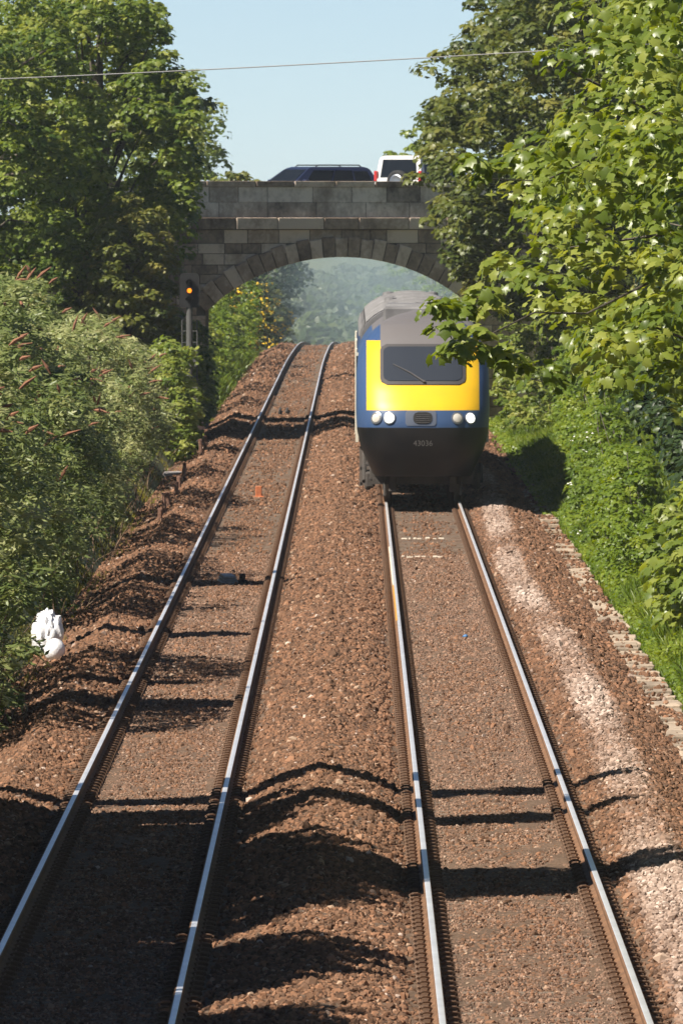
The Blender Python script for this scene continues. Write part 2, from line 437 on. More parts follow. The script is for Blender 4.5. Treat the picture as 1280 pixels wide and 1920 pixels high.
def track(xc, label):
    root = empty('railway_track', (xc, 90, -.36)); tag(root, label, 'railway track', 'the two railway tracks')
    inv = Matrix.Translation((-xc, -90, .36))
    for sx in (-.7525, .7525):
        r_ = sweep(xc+sx, RAIL).build('rail', M['rust'], root, 30); r_.matrix_parent_inverse = inv
        h = sweep(xc+sx, [(-.022,-.0016),(.027,-.0016),(.022,.0012),(-.018,.0012)]).build('rail_head', M['steel'], r_, 30)
    ys = np.arange(88, 640, .65)
    far = MB(); farc = MB()
    sv = [tuple(v.co) for v in SLM.vertices]; sf = [tuple(p.vertices) for p in SLM.polygons]
    cv = [tuple(v.co) for v in CLM.vertices]; cf = [tuple(p.vertices) for p in CLM.polygons]
    nclip = 0
    for i, y in enumerate(ys):
        y = float(y); X = xc+float(curve_x(y)); z = -.193+float(drop(y))
        if i < 300:
            o = bpy.data.objects.new('sleeper', SLM); col.objects.link(o); o.parent = root; o.location = (X-xc, y-90, z+.36+random.uniform(-.004,.003))
        else:
            far.add([(a+X, b+y, c+z) for a, b, c in sv], sf)
        for sx in (-.7525, .7525):
            for sd in (-1, 1):
                px = X+sx+sd*.105
                if nclip < 300:
                    c = bpy.data.objects.new('rail_clip', CLM); col.objects.link(c); c.parent = root
                    c.location = (px-xc, y-90, -.155+.36); c.rotation_euler = (0, 0, 0 if sd > 0 else math.pi); nclip += 1
                elif y < 430:
                    farc.add([(sd*a+px, sd*b+y, c_-.155+float(drop(y))) for a, b, c_ in cv], cf)
    o = far.build('sleepers_beyond', M['conc'], root, kind='stuff'); o.matrix_parent_inverse = inv
    o = farc.build('rail_clips_beyond', M['clip'], root, kind='stuff'); o.matrix_parent_inverse = inv
    return root
track(-2.0875, 'empty railway track of bright steel rails beside the bushes and stakes')
tr = track(1.3825, 'railway track carrying the oncoming train beside the concrete troughing')
# a length of the left rail daubed with white and yellow paint
M['wpaint'] = simple('flaking_white_paint', (.62,.58,.48), .8, noise=.35, nscale=4)
M['ypaint'] = simple('flaking_yellow_paint', (.55,.27,.03), .8, noise=.35, nscale=4)
rails = [c for c in tr.children if c.name.startswith('rail') and 'clip' not in c.name]
prof = [(-.0135,-.118),(-.0135,-.052),(-.037,-.040),(-.039,-.012),(-.0315,.0015),(-.018,.003),(-.018,-.001),(-.030,-.012),(-.009,-.05),(-.009,-.118)]
sweep(.63, prof, np.array([186., 192, 198, 204])).build('paint_daub', M['ypaint'], rails[0])
sweep(.63, prof, np.array([204.1, 212, 220, 228])).build('paint_daub', M['wpaint'], rails[0])

# ------------------------------------------------------------------ concrete troughing on the right
M['lid'] = simple('trough_concrete', (.36,.28,.205), .92, noise=.5, nscale=3, obj_rand=.25, bump=.4, bscale=25)
root = empty('cable_trough', (3.88, 190, -.4)); tag(root, 'line of pale concrete cable trough lids at the foot of the grass', 'cable trough')
lm = MB(); lm.box(-.17,.17,-.47,.47,-.035,.035,.012); LID = lm.mesh('trough_lid'); LID.materials.append(M['lid'])
y = 112.0; k = 0
while y < 300:
    if not (197 < y < 214 and random.random() < .8 or 240 < y < 300 and random.random() < .35 or random.random() < .07):
        o = bpy.data.objects.new('trough_lid', LID); col.objects.link(o); o.parent = root
        o.location = (random.uniform(-.045,.045), y-190, .115+random.uniform(-.03,.03)); o.rotation_euler = (random.uniform(-.03,.03), random.uniform(-.09,.05), random.uniform(-.05,.05))
    y += .98; k += 1
tb = MB(); tb.box(-.15,.15,-80,110,-.15,.085); tb.build('trough_body', M['lid'], root)

# ------------------------------------------------------------------ stone road bridge on the skew
DB = 380.0; TANS = math.tan(R(36)); XC = -.41; DEPTH = 8.6
def BP(x, z, dep): return (x, DB+(x-XC)*TANS+dep, z)
def stone_mat2(name, dark, mid, light):
    m, n, l = newmat(name)
    o = n.new('ShaderNodeOutputMaterial'); p = n.new('ShaderNodeBsdfPrincipled'); l.new(p.outputs[0], o.inputs[0])
    g = n.new('ShaderNodeNewGeometry'); oi = n.new('ShaderNodeObjectInfo')
    t = n.new('ShaderNodeTexNoise'); t.inputs['Scale'].default_value = 1.1; t.inputs['Detail'].default_value = 8; t.inputs['Roughness'].default_value = .68; l.new(g.outputs['Position'], t.inputs['Vector'])
    t2 = n.new('ShaderNodeTexNoise'); t2.inputs['Scale'].default_value = 9; t2.inputs['Detail'].default_value = 5; l.new(g.outputs['Position'], t2.inputs['Vector'])
    a = n.new('ShaderNodeMath'); a.operation = 'MULTIPLY_ADD'; a.inputs[1].default_value = .42; l.new(oi.outputs['Random'], a.inputs[0]); l.new(t.outputs[0], a.inputs[2])
    b0 = n.new('ShaderNodeMath'); b0.operation = 'MULTIPLY_ADD'; b0.inputs[1].default_value = .25; l.new(t2.outputs[0], b0.inputs[0]); l.new(a.outputs[0], b0.inputs[2])
    r = ramp(n, [(.5, dark), (.8, mid), (1.0, light)]); l.new(b0.outputs[0], r.inputs[0]); l.new(r.outputs[0], p.inputs['Base Color'])
    pset(p, Roughness=.92); p.inputs['Specular IOR Level'].default_value = .2
    b = n.new('ShaderNodeBump'); b.inputs['Strength'].default_value = .7; b.inputs['Distance'].default_value = .04; l.new(t2.outputs[0], b.inputs['Height']); l.new(b.outputs[0], p.inputs['Normal'])
    return m
M['bstone'] = stone_mat2('sooty_sandstone', (.10,.074,.055), (.33,.245,.18), (.58,.46,.36))
M['bpar'] = stone_mat2('weathered_parapet_stone', (.10,.082,.07), (.40,.33,.28), (.68,.59,.52))
M['mortar'] = simple('bridge_rubble', (.085,.07,.058), .95, noise=.3, nscale=3)
br = empty('road_bridge', (XC, DB, -.4)); tag(br, 'sooty sandstone skew arch road bridge spanning both tracks', 'bridge')
binv = Matrix.Translation((-XC, -DB, .4))
def prism(name, poly, d0, d1, mat, ch=.015):
    """polygon in the (x, z) face plane pushed from depth d0 to d1, arris chamfered on the front"""
    n = len(poly); cxx = sum(p[0] for p in poly)/n; czz = sum(p[1] for p in poly)/n
    def ins(p, c):
        dx, dz = cxx-p[0], czz-p[1]; L = math.hypot(dx, dz) or 1
        return (p[0]+dx/L*c*1.4, p[1]+dz/L*c*1.4)
    v = [BP(*ins(p, ch), d0) for p in poly] + [BP(*p, d0+ch) for p in poly] + [BP(*p, d1) for p in poly]
    f = [tuple(range(n))] + [(i, (i+1) % n, n+(i+1) % n, n+i) for i in range(n)] + [(n+i, n+(i+1) % n, 2*n+(i+1) % n, 2*n+i) for i in range(n)] + [tuple(range(2*n, 3*n))[::-1]]
    mb = MB(); mb.add(v, f); o = mb.build(name, mat, br); o.matrix_parent_inverse = binv
    return o
RI, ZC, TH = 5.775, 4.70-5.775, .56
A0 = math.asin(3.99/RI)
def arc(rad, a): return (XC+rad*math.sin(a), ZC+rad*math.cos(a))
NV = 25
for i in range(NV):
    a0 = -A0+2*A0*i/NV; a1 = -A0+2*A0*(i+1)/NV; g_ = .0016
    th = TH+(.05 if i % 2 else 0)
    prism('voussoir', [arc(RI, a0+g_), arc(RI, (a0+a1)/2), arc(RI, a1-g_), arc(RI+th, a1-g_), arc(RI+th, (a0+a1)/2), arc(RI+th, a0+g_)], -.05-.02*(i % 2), .45, M['bstone'], .02)
# solid core: barrel, abutments, spandrel rubble behind the dressed faces
mb = MB(); NA = 24
inner = [arc(RI+.012, -A0+2*A0*i/NA) for i in range(NA+1)]
poly = [(-12, -1), (inner[0][0], -1)] + inner + [(inner[-1][0], -1), (12, -1), (12, 5.8), (-12, 5.8)]
n = len(poly); bm = bmesh.new()
fv = [bm.verts.new(BP(x, z, .09)) for x, z in poly]; bv = [bm.verts.new(BP(x, z, DEPTH-.09)) for x, z in poly]
for i in range(n): bm.faces.new((fv[i], fv[(i+1) % n], bv[(i+1) % n], bv[i]))
top = n-2
cap = []
for lst in (fv, bv):
    e = lst
    for i in range(2, 2+NA):          # strips from the arch up to the deck
        xa, xb = poly[i][0], poly[i+1][0]
        dep = .09 if lst is fv else DEPTH-.09
        t0 = bm.verts.new(BP(xa, 5.8, dep)); t1 = bm.verts.new(BP(xb, 5.8, dep))
        bm.faces.new((e[i], e[i+1], t1, t0))
    dep = .09 if lst is fv else DEPTH-.09
    for (xa, xb) in ((-12, inner[0][0]), (inner[-1][0], 12)):
        bm.faces.new([bm.verts.new(BP(*p, dep)) for p in ((xa, -1), (xb, -1), (xb, 5.8), (xa, 5.8))])
me = bpy.data.meshes.new('core'); bmesh.ops.remove_doubles(bm, verts=bm.verts[:], dist=.001); bmesh.ops.recalc_face_normals(bm, faces=bm.faces[:]); bm.to_mesh(me); bm.free()
o = link('rubble_core', me, br, M['mortar']); o.matrix_parent_inverse = binv
# coursed spandrel and abutment stones
z = -.4
while z < 5.5:
    h = random.uniform(.26, .34)
    if 5.52-(z+h) < .14: h = 5.515-z
    if h < .05: break
    def edge(zz):
        if zz < ZC+RI*math.cos(A0): return 3.99
        v = (RI+TH*.6)**2-(zz-ZC)**2
        return math.sqrt(v) if v > 0 else 0
    for s in (-1, 1):
        if z+h*.5 < 3.05: x = 3.99
        else: x = max(edge(z), edge(z+h))-.02 if edge(z+h) > 0 else edge(z)-.02
        x = max(x, 0.0)
        while x < 9.5:
            w = random.uniform(.45, .95)
            xa, xb = XC+s*x, XC+s*(x+w)
            if xa > xb: xa, xb = xb, xa
            g_ = .009
            prism('wall_stone', [(xa+g_, z+g_), (xb-g_, z+g_), (xb-g_, z+h-g_), (xa+g_, z+h-g_)], random.uniform(-.012, .02), .3, M['bstone'], .015)
            x += w
    z += h
# string course, parapet and coping (front dressed stone by stone, the far parapet too)
def course(name, z0, z1, d0, d1, wmin, wmax, mat, ch=.015, x0=-9.6, x1=8.9):
    x = x0
    while x < x1:
        w = random.uniform(wmin, wmax)
        prism(name, [(x+.007, z0), (x+w-.007, z0), (x+w-.007, z1), (x+.007, z1)], d0+random.uniform(-.006, .006), d1, mat, ch)
        x += w
course('string_course_stone', 5.53, 5.87, -.16, .42, .9, 1.5, M['bstone'], .03)
course('parapet_stone', 5.875, 6.32, -.02, .38, .8, 1.5, M['bpar'])
course('parapet_stone', 6.325, 6.775, -.02, .38, .8, 1.5, M['bpar'])
course('coping_stone', 6.78, 6.95, -.09, .45, 1.0, 1.7, M['bstone'], .03)
course('parapet_stone', 5.81, 6.775, DEPTH-.4, DEPTH, 1.2, 2.0, M['bpar'])
course('coping_stone', 6.78, 6.95, DEPTH-.46, DEPTH+.06, 1.0, 1.7, M['bstone'], .03)
for d0, d1 in ((.03, .33), (DEPTH-.35, DEPTH-.05)):
    mb = MB(); cs = [(-9.5, 5.82), (8.8, 5.82), (8.8, 6.86), (-9.5, 6.86)]
    mb.add([BP(x, z, d0) for x, z in cs]+[BP(x, z, d1) for x, z in cs], [(0,1,2,3),(7,6,5,4),(0,4,5,1),(1,5,6,2),(2,6,7,3),(3,7,4,0)])
    o = mb.build('parapet_core', M['mortar'], br); o.matrix_parent_inverse = binv
# road on the bridge
M['tar'] = simple('asphalt', (.05,.05,.052), .9, noise=.25, nscale=4, bump=.4, bscale=60)
mb = MB(); mb.add([BP(-60, 5.95, .45), BP(60, 5.95, .45), BP(60, 5.95, DEPTH-.45), BP(-60, 5.95, DEPTH-.45), BP(-60, 5.72, .45), BP(60, 5.72, .45), BP(60, 5.72, DEPTH-.45), BP(-60, 5.72, DEPTH-.45)], [(0,1,2,3),(7,6,5,4),(0,4,5,1),(1,5,6,2),(2,6,7,3),(3,7,4,0)])
tag(mb.build('road', M['tar']), kind='structure')

# ------------------------------------------------------------------ cars on the bridge
def frustum_pt(g, face, u, v, off=0.0):
    """point on a greenhouse face; g: x0,x1 (base), t0,t1 (top), zb, zt, wb, wt.  face: L R F B, u along, v up"""
    w = g['wb']+(g['wt']-g['wb'])*v; z = g['zb']+(g['zt']-g['zb'])*v
    xa = g['x0']+(g['t0']-g['x0'])*v; xb = g['x1']+(g['t1']-g['x1'])*v
    if face == 'L': return (xa+(xb-xa)*u, w+off, z)
    if face == 'R': return (xa+(xb-xa)*u, -w-off, z)
    if face == 'F': return (xa-off, -w+2*w*u, z+off*.5)
    return (xb+off, -w+2*w*u, z+off*.3)
def panel(name, g, face, u0, u1, v0, v1, mat, parent, off=.012, taper=(0, 0)):
    cs = [(u0, v0), (u1, v0), (u1+taper[1], v1), (u0+taper[0], v1)]
    v = [frustum_pt(g, face, *c, off) for c in cs] + [frustum_pt(g, face, *c, -.02) for c in cs]
    mb = MB(); mb.add(v, [(0,1,2,3),(7,6,5,4),(0,4,5,1),(1,5,6,2),(2,6,7,3),(3,7,4,0)])
    return mb.build(name, mat, parent)
M['glass'] = simple('car_glass', (.008,.01,.012), .12, spec=.35)
M['tyre'] = simple('tyre_rubber', (.02,.02,.021), .85)
M['alloy'] = simple('alloy_rim', (.45,.46,.47), .35, metal=.9)
M['redlamp'] = simple('red_tail_lamp', (.5,.02,.015), .25, coat=.6)
M['clearlamp'] = simple('clear_headlamp', (.7,.72,.74), .12)
M['blackplastic'] = simple('black_plastic', (.018,.018,.019), .6)
def stations(sts, n=5):
    """body skin from stations (x, halfwidth, z_bottom, z_top), rounded shoulders"""
    mb = MB(); v = []; f = []
    prof = [(-1, .0), (-1.0, .55), (-.97, .8), (-.9, .95), (-.8, 1), (.8, 1), (.9, .95), (.97, .8), (1.0, .55), (1, .0)]
    m = len(prof)
    for x, w, z0, z1 in sts:
        for a, b in prof: v.append((x, a*w, z0+b*(z1-z0)))
    for i in range(len(sts)-1):
        for k in range(m): f.append((i*m+k, i*m+(k+1) % m, (i+1)*m+(k+1) % m, (i+1)*m+k))
    f.append(tuple(range(m))[::-1]); f.append(tuple((len(sts)-1)*m+k for k in range(m)))
    mb.add(v, f); return mb
def wheel(root, x, y, r, w=.2):
    mb = MB(); mb.lathe([(r*.62,-w/2),(r*.93,-w/2),(r,-w*.35),(r,w*.35),(r*.93,w/2),(r*.62,w/2)], 24, (x, y, r), 'y')
    t = mb.build('wheel', M['tyre'], root, 30)
    mb = MB(); mb.lathe([(r*.05,-w*.3),(r*.6,-w*.42),(r*.63,-w*.1),(r*.63,w*.1),(r*.6,w*.42),(r*.05,w*.3)], 20, (x, y, r), 'y')
    mb.build('rim', M['alloy'], t, 30)
def car(name, label, loc, rz, paint, g, body, lamps, wheels, spare=False, rails_=False):
    root = empty(name, loc, rz); tag(root, label, 'car')
    stations(body).build('body', paint, root, 35)
    # cabin shell with rounded roof
    v = []; f = []
    for vv, k in ((0, 1), (.86, 1), (.97, .97), (1.0, .88)):
        for (u, fc) in ((0, 'R'), (1, 'R'), (1, 'L'), (0, 'L')):
            p = frustum_pt(g, fc, u, vv); cxm = (g['t0']+g['t1'])/2
            v.append((cxm+(p[0]-cxm)*(k if vv > .9 else 1), p[1]*k, p[2]+(.02 if vv == 1 else 0)))
    for i in range(3):
        for k in range(4): f.append((i*4+k, i*4+(k+1) % 4, (i+1)*4+(k+1) % 4, (i+1)*4+k))
    f.append((0,3,2,1)); f.append((12,13,14,15))
    mb = MB(); mb.add(v, f); mb.build('cabin', paint, root, 20)
    panel('windscreen', g, 'F', .07, .93, .06, .88, M['glass'], root)
    panel('rear_window', g, 'B', .1, .9, .1, .86, M['glass'], root)
    for fc in 'LR':
        panel('side_window', g, fc, .13, .42, .08, .84, M['glass'], root, taper=(-.03, 0))
        panel('side_window', g, fc, .445, .70, .08, .84, M['glass'], root)
        panel('side_window', g, fc, .725, .93, .10, .80, M['glass'], root, taper=(0, .0))
    for x, y in wheels['pos']: wheel(root, x, y, wheels['r'])
    for nm, bx_, mt in lamps:
        mb = MB(); mb.box(*bx_, .02); mb.build(nm, mt, root)
    if rails_:
        for s in (-1, 1):
            mb = MB(); y_ = s*(g['wt']-.08); mb.tube([(g['t0']+.25, y_, g['zt']+.0), (g['t0']+.35, y_, g['zt']+.07), (g['t1']-.3, y_, g['zt']+.07), (g['t1']-.2, y_, g['zt']+.0)], .02, 6); mb.build('roof_rail', M['blackplastic'], root)
    for s in (-1, 1):
        mb = MB(); mb.box(g['x0']+.35, g['x0']+.52, s*(g['wb']+.11)-.08, s*(g['wb']+.11)+.08, g['zb']+.05, g['zb']+.19, .03); mb.build('wing_mirror', paint, root)
    if spare:
        mb = MB(); mb.lathe([(.12,0),(.33,0),(.36,.05),(.36,.17),(.30,.21),(.1,.19)], 24, (g['x1']+.10, 0.12, .98), 'x'); sp_ = mb.build('spare_wheel', M['tyre'], root, 30)
        mb = MB(); mb.lathe([(.02,.17),(.2,.2),(.24,.185)], 20, (g['x1']+.12, 0.12, .98), 'x'); mb.build('wheel_cover', M['alloy'], sp_, 30)
    return root
M['bluepaint'] = simple('dark_blue_car_paint', (.015,.02,.05), .3, spec=.5, coat=.5)
M['whitepaint'] = simple('white_car_paint', (.72,.71,.69), .3, coat=.6)
def on_bridge(X, dep): return (X, DB+(X-XC)*TANS+dep, 5.951)
SK = R(36)
car('estate_car', 'dark blue estate car driving over the stone bridge', on_bridge(-1.35, 5.9), SK, M['bluepaint'],
    dict(x0=-1.25, x1=2.05, t0=-.45, t1=1.72, zb=.88, zt=1.43, wb=.80, wt=.60),
    [(-2.2,.72,.3,.62),(-2.1,.82,.22,.7),(-1.6,.88,.2,.82),(-1.1,.89,.2,.9),(0,.9,.2,.92),(1.4,.9,.2,.95),(2.0,.86,.22,.95),(2.2,.78,.3,.9)],
    [('headlight', (-2.13,-1.9,.52,.8,.6,.74), M['clearlamp']), ('headlight', (-2.13,-1.9,-.8,-.52,.6,.74), M['clearlamp']), ('tail_light', (2.05,2.2,.55,.8,.7,.9), M['redlamp']), ('tail_light', (2.05,2.2,-.8,-.55,.7,.9), M['redlamp']), ('bumper', (-2.26,-2.1,-.75,.75,.24,.45), M['bluepaint'])],
    dict(r=.32, pos=[(-1.38,.8),(-1.38,-.8),(1.35,.8),(1.35,-.8)]), rails_=True)
car('off_road_car', 'white off-road car with spare wheel on its tail leaving the bridge', on_bridge(2.35, 3.0), R(180+56), M['whitepaint'],
    dict(x0=-.95, x1=1.9, t0=-.55, t1=1.82, zb=1.05, zt=1.76, wb=.83, wt=.72),
    [(-2.0,.74,.42,.9),(-1.9,.84,.35,1.0),(-1.0,.88,.33,1.1),(0,.88,.33,1.1),(1.5,.88,.33,1.1),(1.95,.86,.36,1.1)],
    [('tail_light', (1.86,1.97,.74,.85,1.0,1.32), M['redlamp']), ('tail_light', (1.86,1.97,-.85,-.74,1.0,1.32), M['redlamp']), ('headlight', (-2.05,-1.9,.5,.75,.7,.88), M['clearlamp']), ('headlight', (-2.05,-1.9,-.75,-.5,.7,.88), M['clearlamp']), ('bumper', (1.9,2.06,-.8,.8,.38,.58), M['blackplastic'])],
    dict(r=.36, pos=[(-1.25,.78),(-1.25,-.78),(1.2,.78),(1.2,-.78)]), spare=True)

# ------------------------------------------------------------------ the train
def math_node(n, l, op, a, b=None):
    m = n.new('ShaderNodeMath'); m.operation = op
    for i, q_ in enumerate((a, b)):
        if q_ is None: continue
        if isinstance(q_, (int, float)): m.inputs[i].default_value = q_
        else: l.new(q_, m.inputs[i])
    return m.outputs[0]
def livery():
    m, n, l = newmat('train_livery')
    o = n.new('ShaderNodeOutputMaterial'); p = n.new('ShaderNodeBsdfPrincipled'); l.new(p.outputs[0], o.inputs[0])
    tc = n.new('ShaderNodeTexCoord'); sx = n.new('ShaderNodeSeparateXYZ'); l.new(tc.outputs['Object'], sx.inputs[0])
    mn = lambda op, a, b=None: math_node(n, l, op, a, b)
    ax = mn('ABSOLUTE', sx.outputs[0]); y, z = sx.outputs[1], sx.outputs[2]
    def mul(*a):
        r_ = a[0]
        for q_ in a[1:]: r_ = mn('MULTIPLY', r_, q_)
        return r_
    yel = mul(mn('LESS_THAN', ax, 1.155), mn('GREATER_THAN', z, 1.915), mn('LESS_THAN', z, 3.335), mn('LESS_THAN', y, 2.6))
    grey = mn('MAXIMUM', mul(mn('LESS_THAN', ax, .87), mn('GREATER_THAN', z, 3.20)), mn('MULTIPLY', mn('GREATER_THAN', z, 3.52), mn('GREATER_THAN', y, 2.9)))
    blk = mn('LESS_THAN', z, 1.56)
    def mix(f, a, b):
        k = n.new('ShaderNodeMixRGB'); l.new(f, k.inputs[0])
        for i, q_ in ((1, a), (2, b)):
            if isinstance(q_, tuple): k.inputs[i].default_value = (*q_, 1)
            else: l.new(q_, k.inputs[i])
        return k.outputs[0]
    c = mix(yel, (.035,.075,.17), (.80,.47,.012)); c = mix(grey, c, (.135,.125,.125)); c = mix(blk, c, (.006,.0065,.008))
    t = n.new('ShaderNodeTexNoise'); t.inputs['Scale'].default_value = 2.2; t.inputs['Detail'].default_value = 7; l.new(tc.outputs['Object'], t.inputs['Vector'])
    mr = n.new('ShaderNodeMapRange'); mr.inputs[1].default_value = .35; mr.inputs[2].default_value = .75; mr.inputs[3].default_value = 0; mr.inputs[4].default_value = .13; l.new(t.outputs[0], mr.inputs[0])
    c2 = n.new('ShaderNodeMixRGB'); l.new(mr.outputs[0], c2.inputs[0]); l.new(c, c2.inputs[1]); c2.inputs[2].default_value = (.10,.075,.055,1)
    l.new(c2.outputs[0], p.inputs['Base Color'])
    ro = mn('ADD', mn('MULTIPLY', grey, .2), .42); l.new(ro, p.inputs['Roughness']); p.inputs['Specular IOR Level'].default_value = .4
    return m
M['livery'] = livery()
M['bogie'] = simple('bogie_grime', (.05,.042,.036), .85, noise=.4, nscale=5)
M['wsteel'] = simple('wheel_steel', (.16,.13,.11), .6, metal=.4)
M['screen'] = simple('windscreen_glass', (.035,.04,.05), .12, spec=.8)
M['rubber'] = simple('windscreen_rubber', (.05,.045,.045), .7)
M['grille'] = simple('grille_black', (.012,.012,.013), .8)
M['lampon'] = simple('lit_headlamp', (.9,.9,.85), .2, emit=(1, .96, .84), es=1.6)
M['lampoff'] = simple('unlit_lamp', (.55,.52,.46), .15, spec=.8)
M['lampring'] = simple('lamp_ring', (.2,.22,.26), .3, metal=.6)
M['numb'] = simple('number_white', (.3,.29,.28), .7)
M['croof'] = simple('coach_roof_grey', (.17,.165,.165), .75, noise=.35, nscale=1.6, bump=.3, bscale=3)
M['cside'] = simple('coach_side', (.03,.05,.12), .35, noise=.15, nscale=2)
M['cwin'] = simple('coach_window', (.015,.018,.022), .08, spec=.8)
M['cream'] = simple('door_cream', (.6,.56,.45), .4)
def smooth_interp(xs, ys, win=.12):
    xs = np.array(xs); ys = np.array(ys)
    def f(x):
        offs = np.linspace(-win, win, 7)
        return float(np.mean([np.interp(x+o_, xs, ys) for o_ in offs]))
    return f
yf = smooth_interp([.45,.6,.9,1.25,1.6,1.95,2.40,3.25,3.5,3.7,3.82,3.9,3.95], [.62,.46,.2,.06,.0,.10,.40,1.2,1.55,2.0,2.5,3.3,4.4])
hw = smooth_interp([.45,.6,.85,1.15,1.5,1.9,2.6,3.0,3.25,3.45,3.6,3.72,3.82,3.89,3.95], [.98,1.02,1.14,1.27,1.35,1.37,1.365,1.33,1.24,1.10,.95,.78,.58,.34,.02], .06)
def nose(x, z, off=0.0):
    def raw(x, z):
        w = hw(z); u = min(abs(x)/w, 1.0); a = 1.05 if z < 3 else 1.05-.5*(z-3)
        return yf(z)+a*(1-(1-u**2.7)**(1/2.7))
    y = raw(x, z)
    if off:
        e = .02; dx = (raw(x+e, z)-raw(x-e, z))/(2*e); dz = (raw(x, z+e)-raw(x, z-e))/(2*e)
        nn = Vector((dx, -1, dz)).normalized()
        return Vector((x, y, z))+nn*off
    return Vector((x, y, z))
TX, TY = 1.3825, 262.0
pc = empty('power_car', (TX, TY, 0)); tag(pc, 'blue and yellow wedge nosed diesel power car leading the train', 'train')
NU = 48; zs = list(np.arange(.55, 3.70, .05))+list(np.arange(3.70, 3.945, .02)); LEN = 17.6
us = [math.sin(t) for t in np.linspace(-math.pi/2, math.pi/2, NU)]
v = []; f = []
for z in zs:
    w = hw(z)
    row = [nose(u*w, z) for u in us]
    yb = row[-1].y
    row = [Vector((-w, LEN, z)), Vector((-w, 9, z)), Vector((-w, max(4.6, yb+.05), z))]+row+[Vector((w, max(4.6, yb+.05), z)), Vector((w, 9, z)), Vector((w, LEN, z))]
    v += row
m = NU+6
for i in range(len(zs)-1):
    for k in range(m-1): f.append((i*m+k, i*m+k+1, (i+1)*m+k+1, (i+1)*m+k))
    f.append((i*m+m-1, i*m, (i+1)*m, (i+1)*m+m-1))
f.append(tuple(range(m))[::-1]); f.append(tuple((len(zs)-1)*m+k for k in range(m)))
mb = MB(); mb.add(v, f); body = mb.build('body', M['livery'], pc, 50)
def patch(name, x0, x1, z0, z1, r, off, mat, parent, nx_=22, nz_=14, back=True):
    """rounded rectangle laid on the nose, standing off by off"""
    v = []; f = []
    for layer in ((off, -.02) if back else (off,)):
        for j in range(nz_+1):
            tz = j/nz_; z = z0+(z1-z0)*tz
            dz = max(0, r-min(z-z0, z1-z)); ins = r-math.sqrt(max(r*r-dz*dz, 0)) if r > 0 else 0
            for i in range(nx_+1):
                x = x0+ins+(x1-x0-2*ins)*i/nx_
                v.append(nose(x, z, layer))
    w = nx_+1; h = nz_+1
    for j in range(nz_):
        for i in range(nx_): f.append((j*w+i, j*w+i+1, (j+1)*w+i+1, (j+1)*w+i))
    if back:
        o_ = w*h
        ring = [i for i in range(w)]+[j*w+nx_ for j in range(1, h)]+[nz_*w+i for i in range(nx_-1, -1, -1)]+[j*w for j in range(nz_-1, 0, -1)]
        for a, b in zip(ring, ring[1:]+ring[:1]): f.append((a, b, b+o_, a+o_))
    mb = MB(); mb.add(v, f); return mb.build(name, mat, parent, 60)
patch('windscreen_surround', -.87, .87, 2.43, 3.25, .13, .02, M['rubber'], pc)
ws = patch('windscreen', -.80, .80, 2.50, 3.19, .10, .032, M['screen'], pc)
mb = MB(); mb.tube([nose(.02, 2.47, .05), nose(-.25, 2.64, .06), nose(-.60, 2.82, .055)], [.022, .016, .01], 6); mb.tube([nose(.02, 2.47, .0), nose(.02, 2.47, .07)], .03, 8); mb.build('wiper', M['rubber'], ws)
patch('lamp_panel', -.36, .27, 1.60, 1.905, .03, .012, M['lampring'], pc, 12, 6)
gr = patch('grille', -.20, .19, 1.63, 1.88, .11, .022, M['grille'], pc, 10, 8)
for i in range(6):
    zz = 1.66+.038*i
    mb = MB(); mb.tube([nose(-.15, zz, .026), nose(0, zz, .028), nose(.14, zz, .026)], .008, 5); mb.build('grille_bar', M['rubber'], gr)
for x, on in ((-.95, 0), (-.685, 1), (.70, 0), (.965, 1)):
    c = nose(x, 1.755, 0); nrm = (nose(x, 1.755, .1)-c).normalized()
    q_ = nrm.to_track_quat('Z', 'Y').to_matrix().to_4x4(); q_.translation = c
    def lathe_at(prof, nm, mt, par):
        mb = MB(); mb.lathe(prof, 24); mb.v = [tuple(q_ @ Vector(p)) for p in mb.v]; return mb.build(nm, mt, par, 40)
    h = lathe_at([(.0,-.05),(.128,-.05),(.13,.018),(.108,.024),(.10,.008),(.0,.008)], 'headlight', M['lampring'], pc)
    lathe_at([(.0,.002),(.104,.002),(.09,.03),(.05,.044),(.0,.048)], 'lens', M['lampon'] if on else M['lampoff'], h)
# painted number
fc = bpy.data.curves.new('number', 'FONT'); fc.body = '43036'; fc.size = .16; fc.align_x = 'CENTER'; fc.extrude = .002
fo = bpy.data.objects.new('number_tmp', fc); col.objects.link(fo); bpy.context.view_layer.update()
me = bpy.data.meshes.new_from_object(fo.evaluated_get(bpy.context.evaluated_depsgraph_get())); bpy.data.objects.remove(fo)
for vv in me.vertices:
    p = nose(vv.co.x, 1.19+vv.co.y, .006+vv.co.z*0); vv.co = p
link('number', me, pc, M['numb'])
# side windows, doors, roof fittings
for s in (-1, 1):
    for (ya, yb, za, zb, nm, mt) in ((2.9, 3.5, 2.45, 3.0, 'cab_window', M['cwin']), (4.0, 4.65, 1.2, 3.05, 'cab_door', M['cream']), (7.0, 11.5, 1.9, 2.9, 'side_louvre', M['grille'])):
        w0 = hw((za+zb)/2)
        mb = MB(); mb.box(min(s*(w0-.05), s*(w0+.012)), max(s*(w0-.05), s*(w0+.012)), ya, yb, za, zb); mb.build(nm, mt, pc)
for ya, yb, w, h in ((5.2, 7.4, .8, .06), (8.2, 11.0, .72, .09), (12.0, 16.2, .75, .07)):
    mb = MB(); mb.box(-w, w, ya, yb, 3.6, 3.945+h, .05); mb.build('roof_hatch', M['croof'], pc)
mb = MB(); mb.extrude([(-1.05,.38),(1.05,.38),(1.0,.75),(-1.0,.75)], 0, 2, 1, 1.2, LEN-.4); mb.build('underframe', M['bogie'], pc)
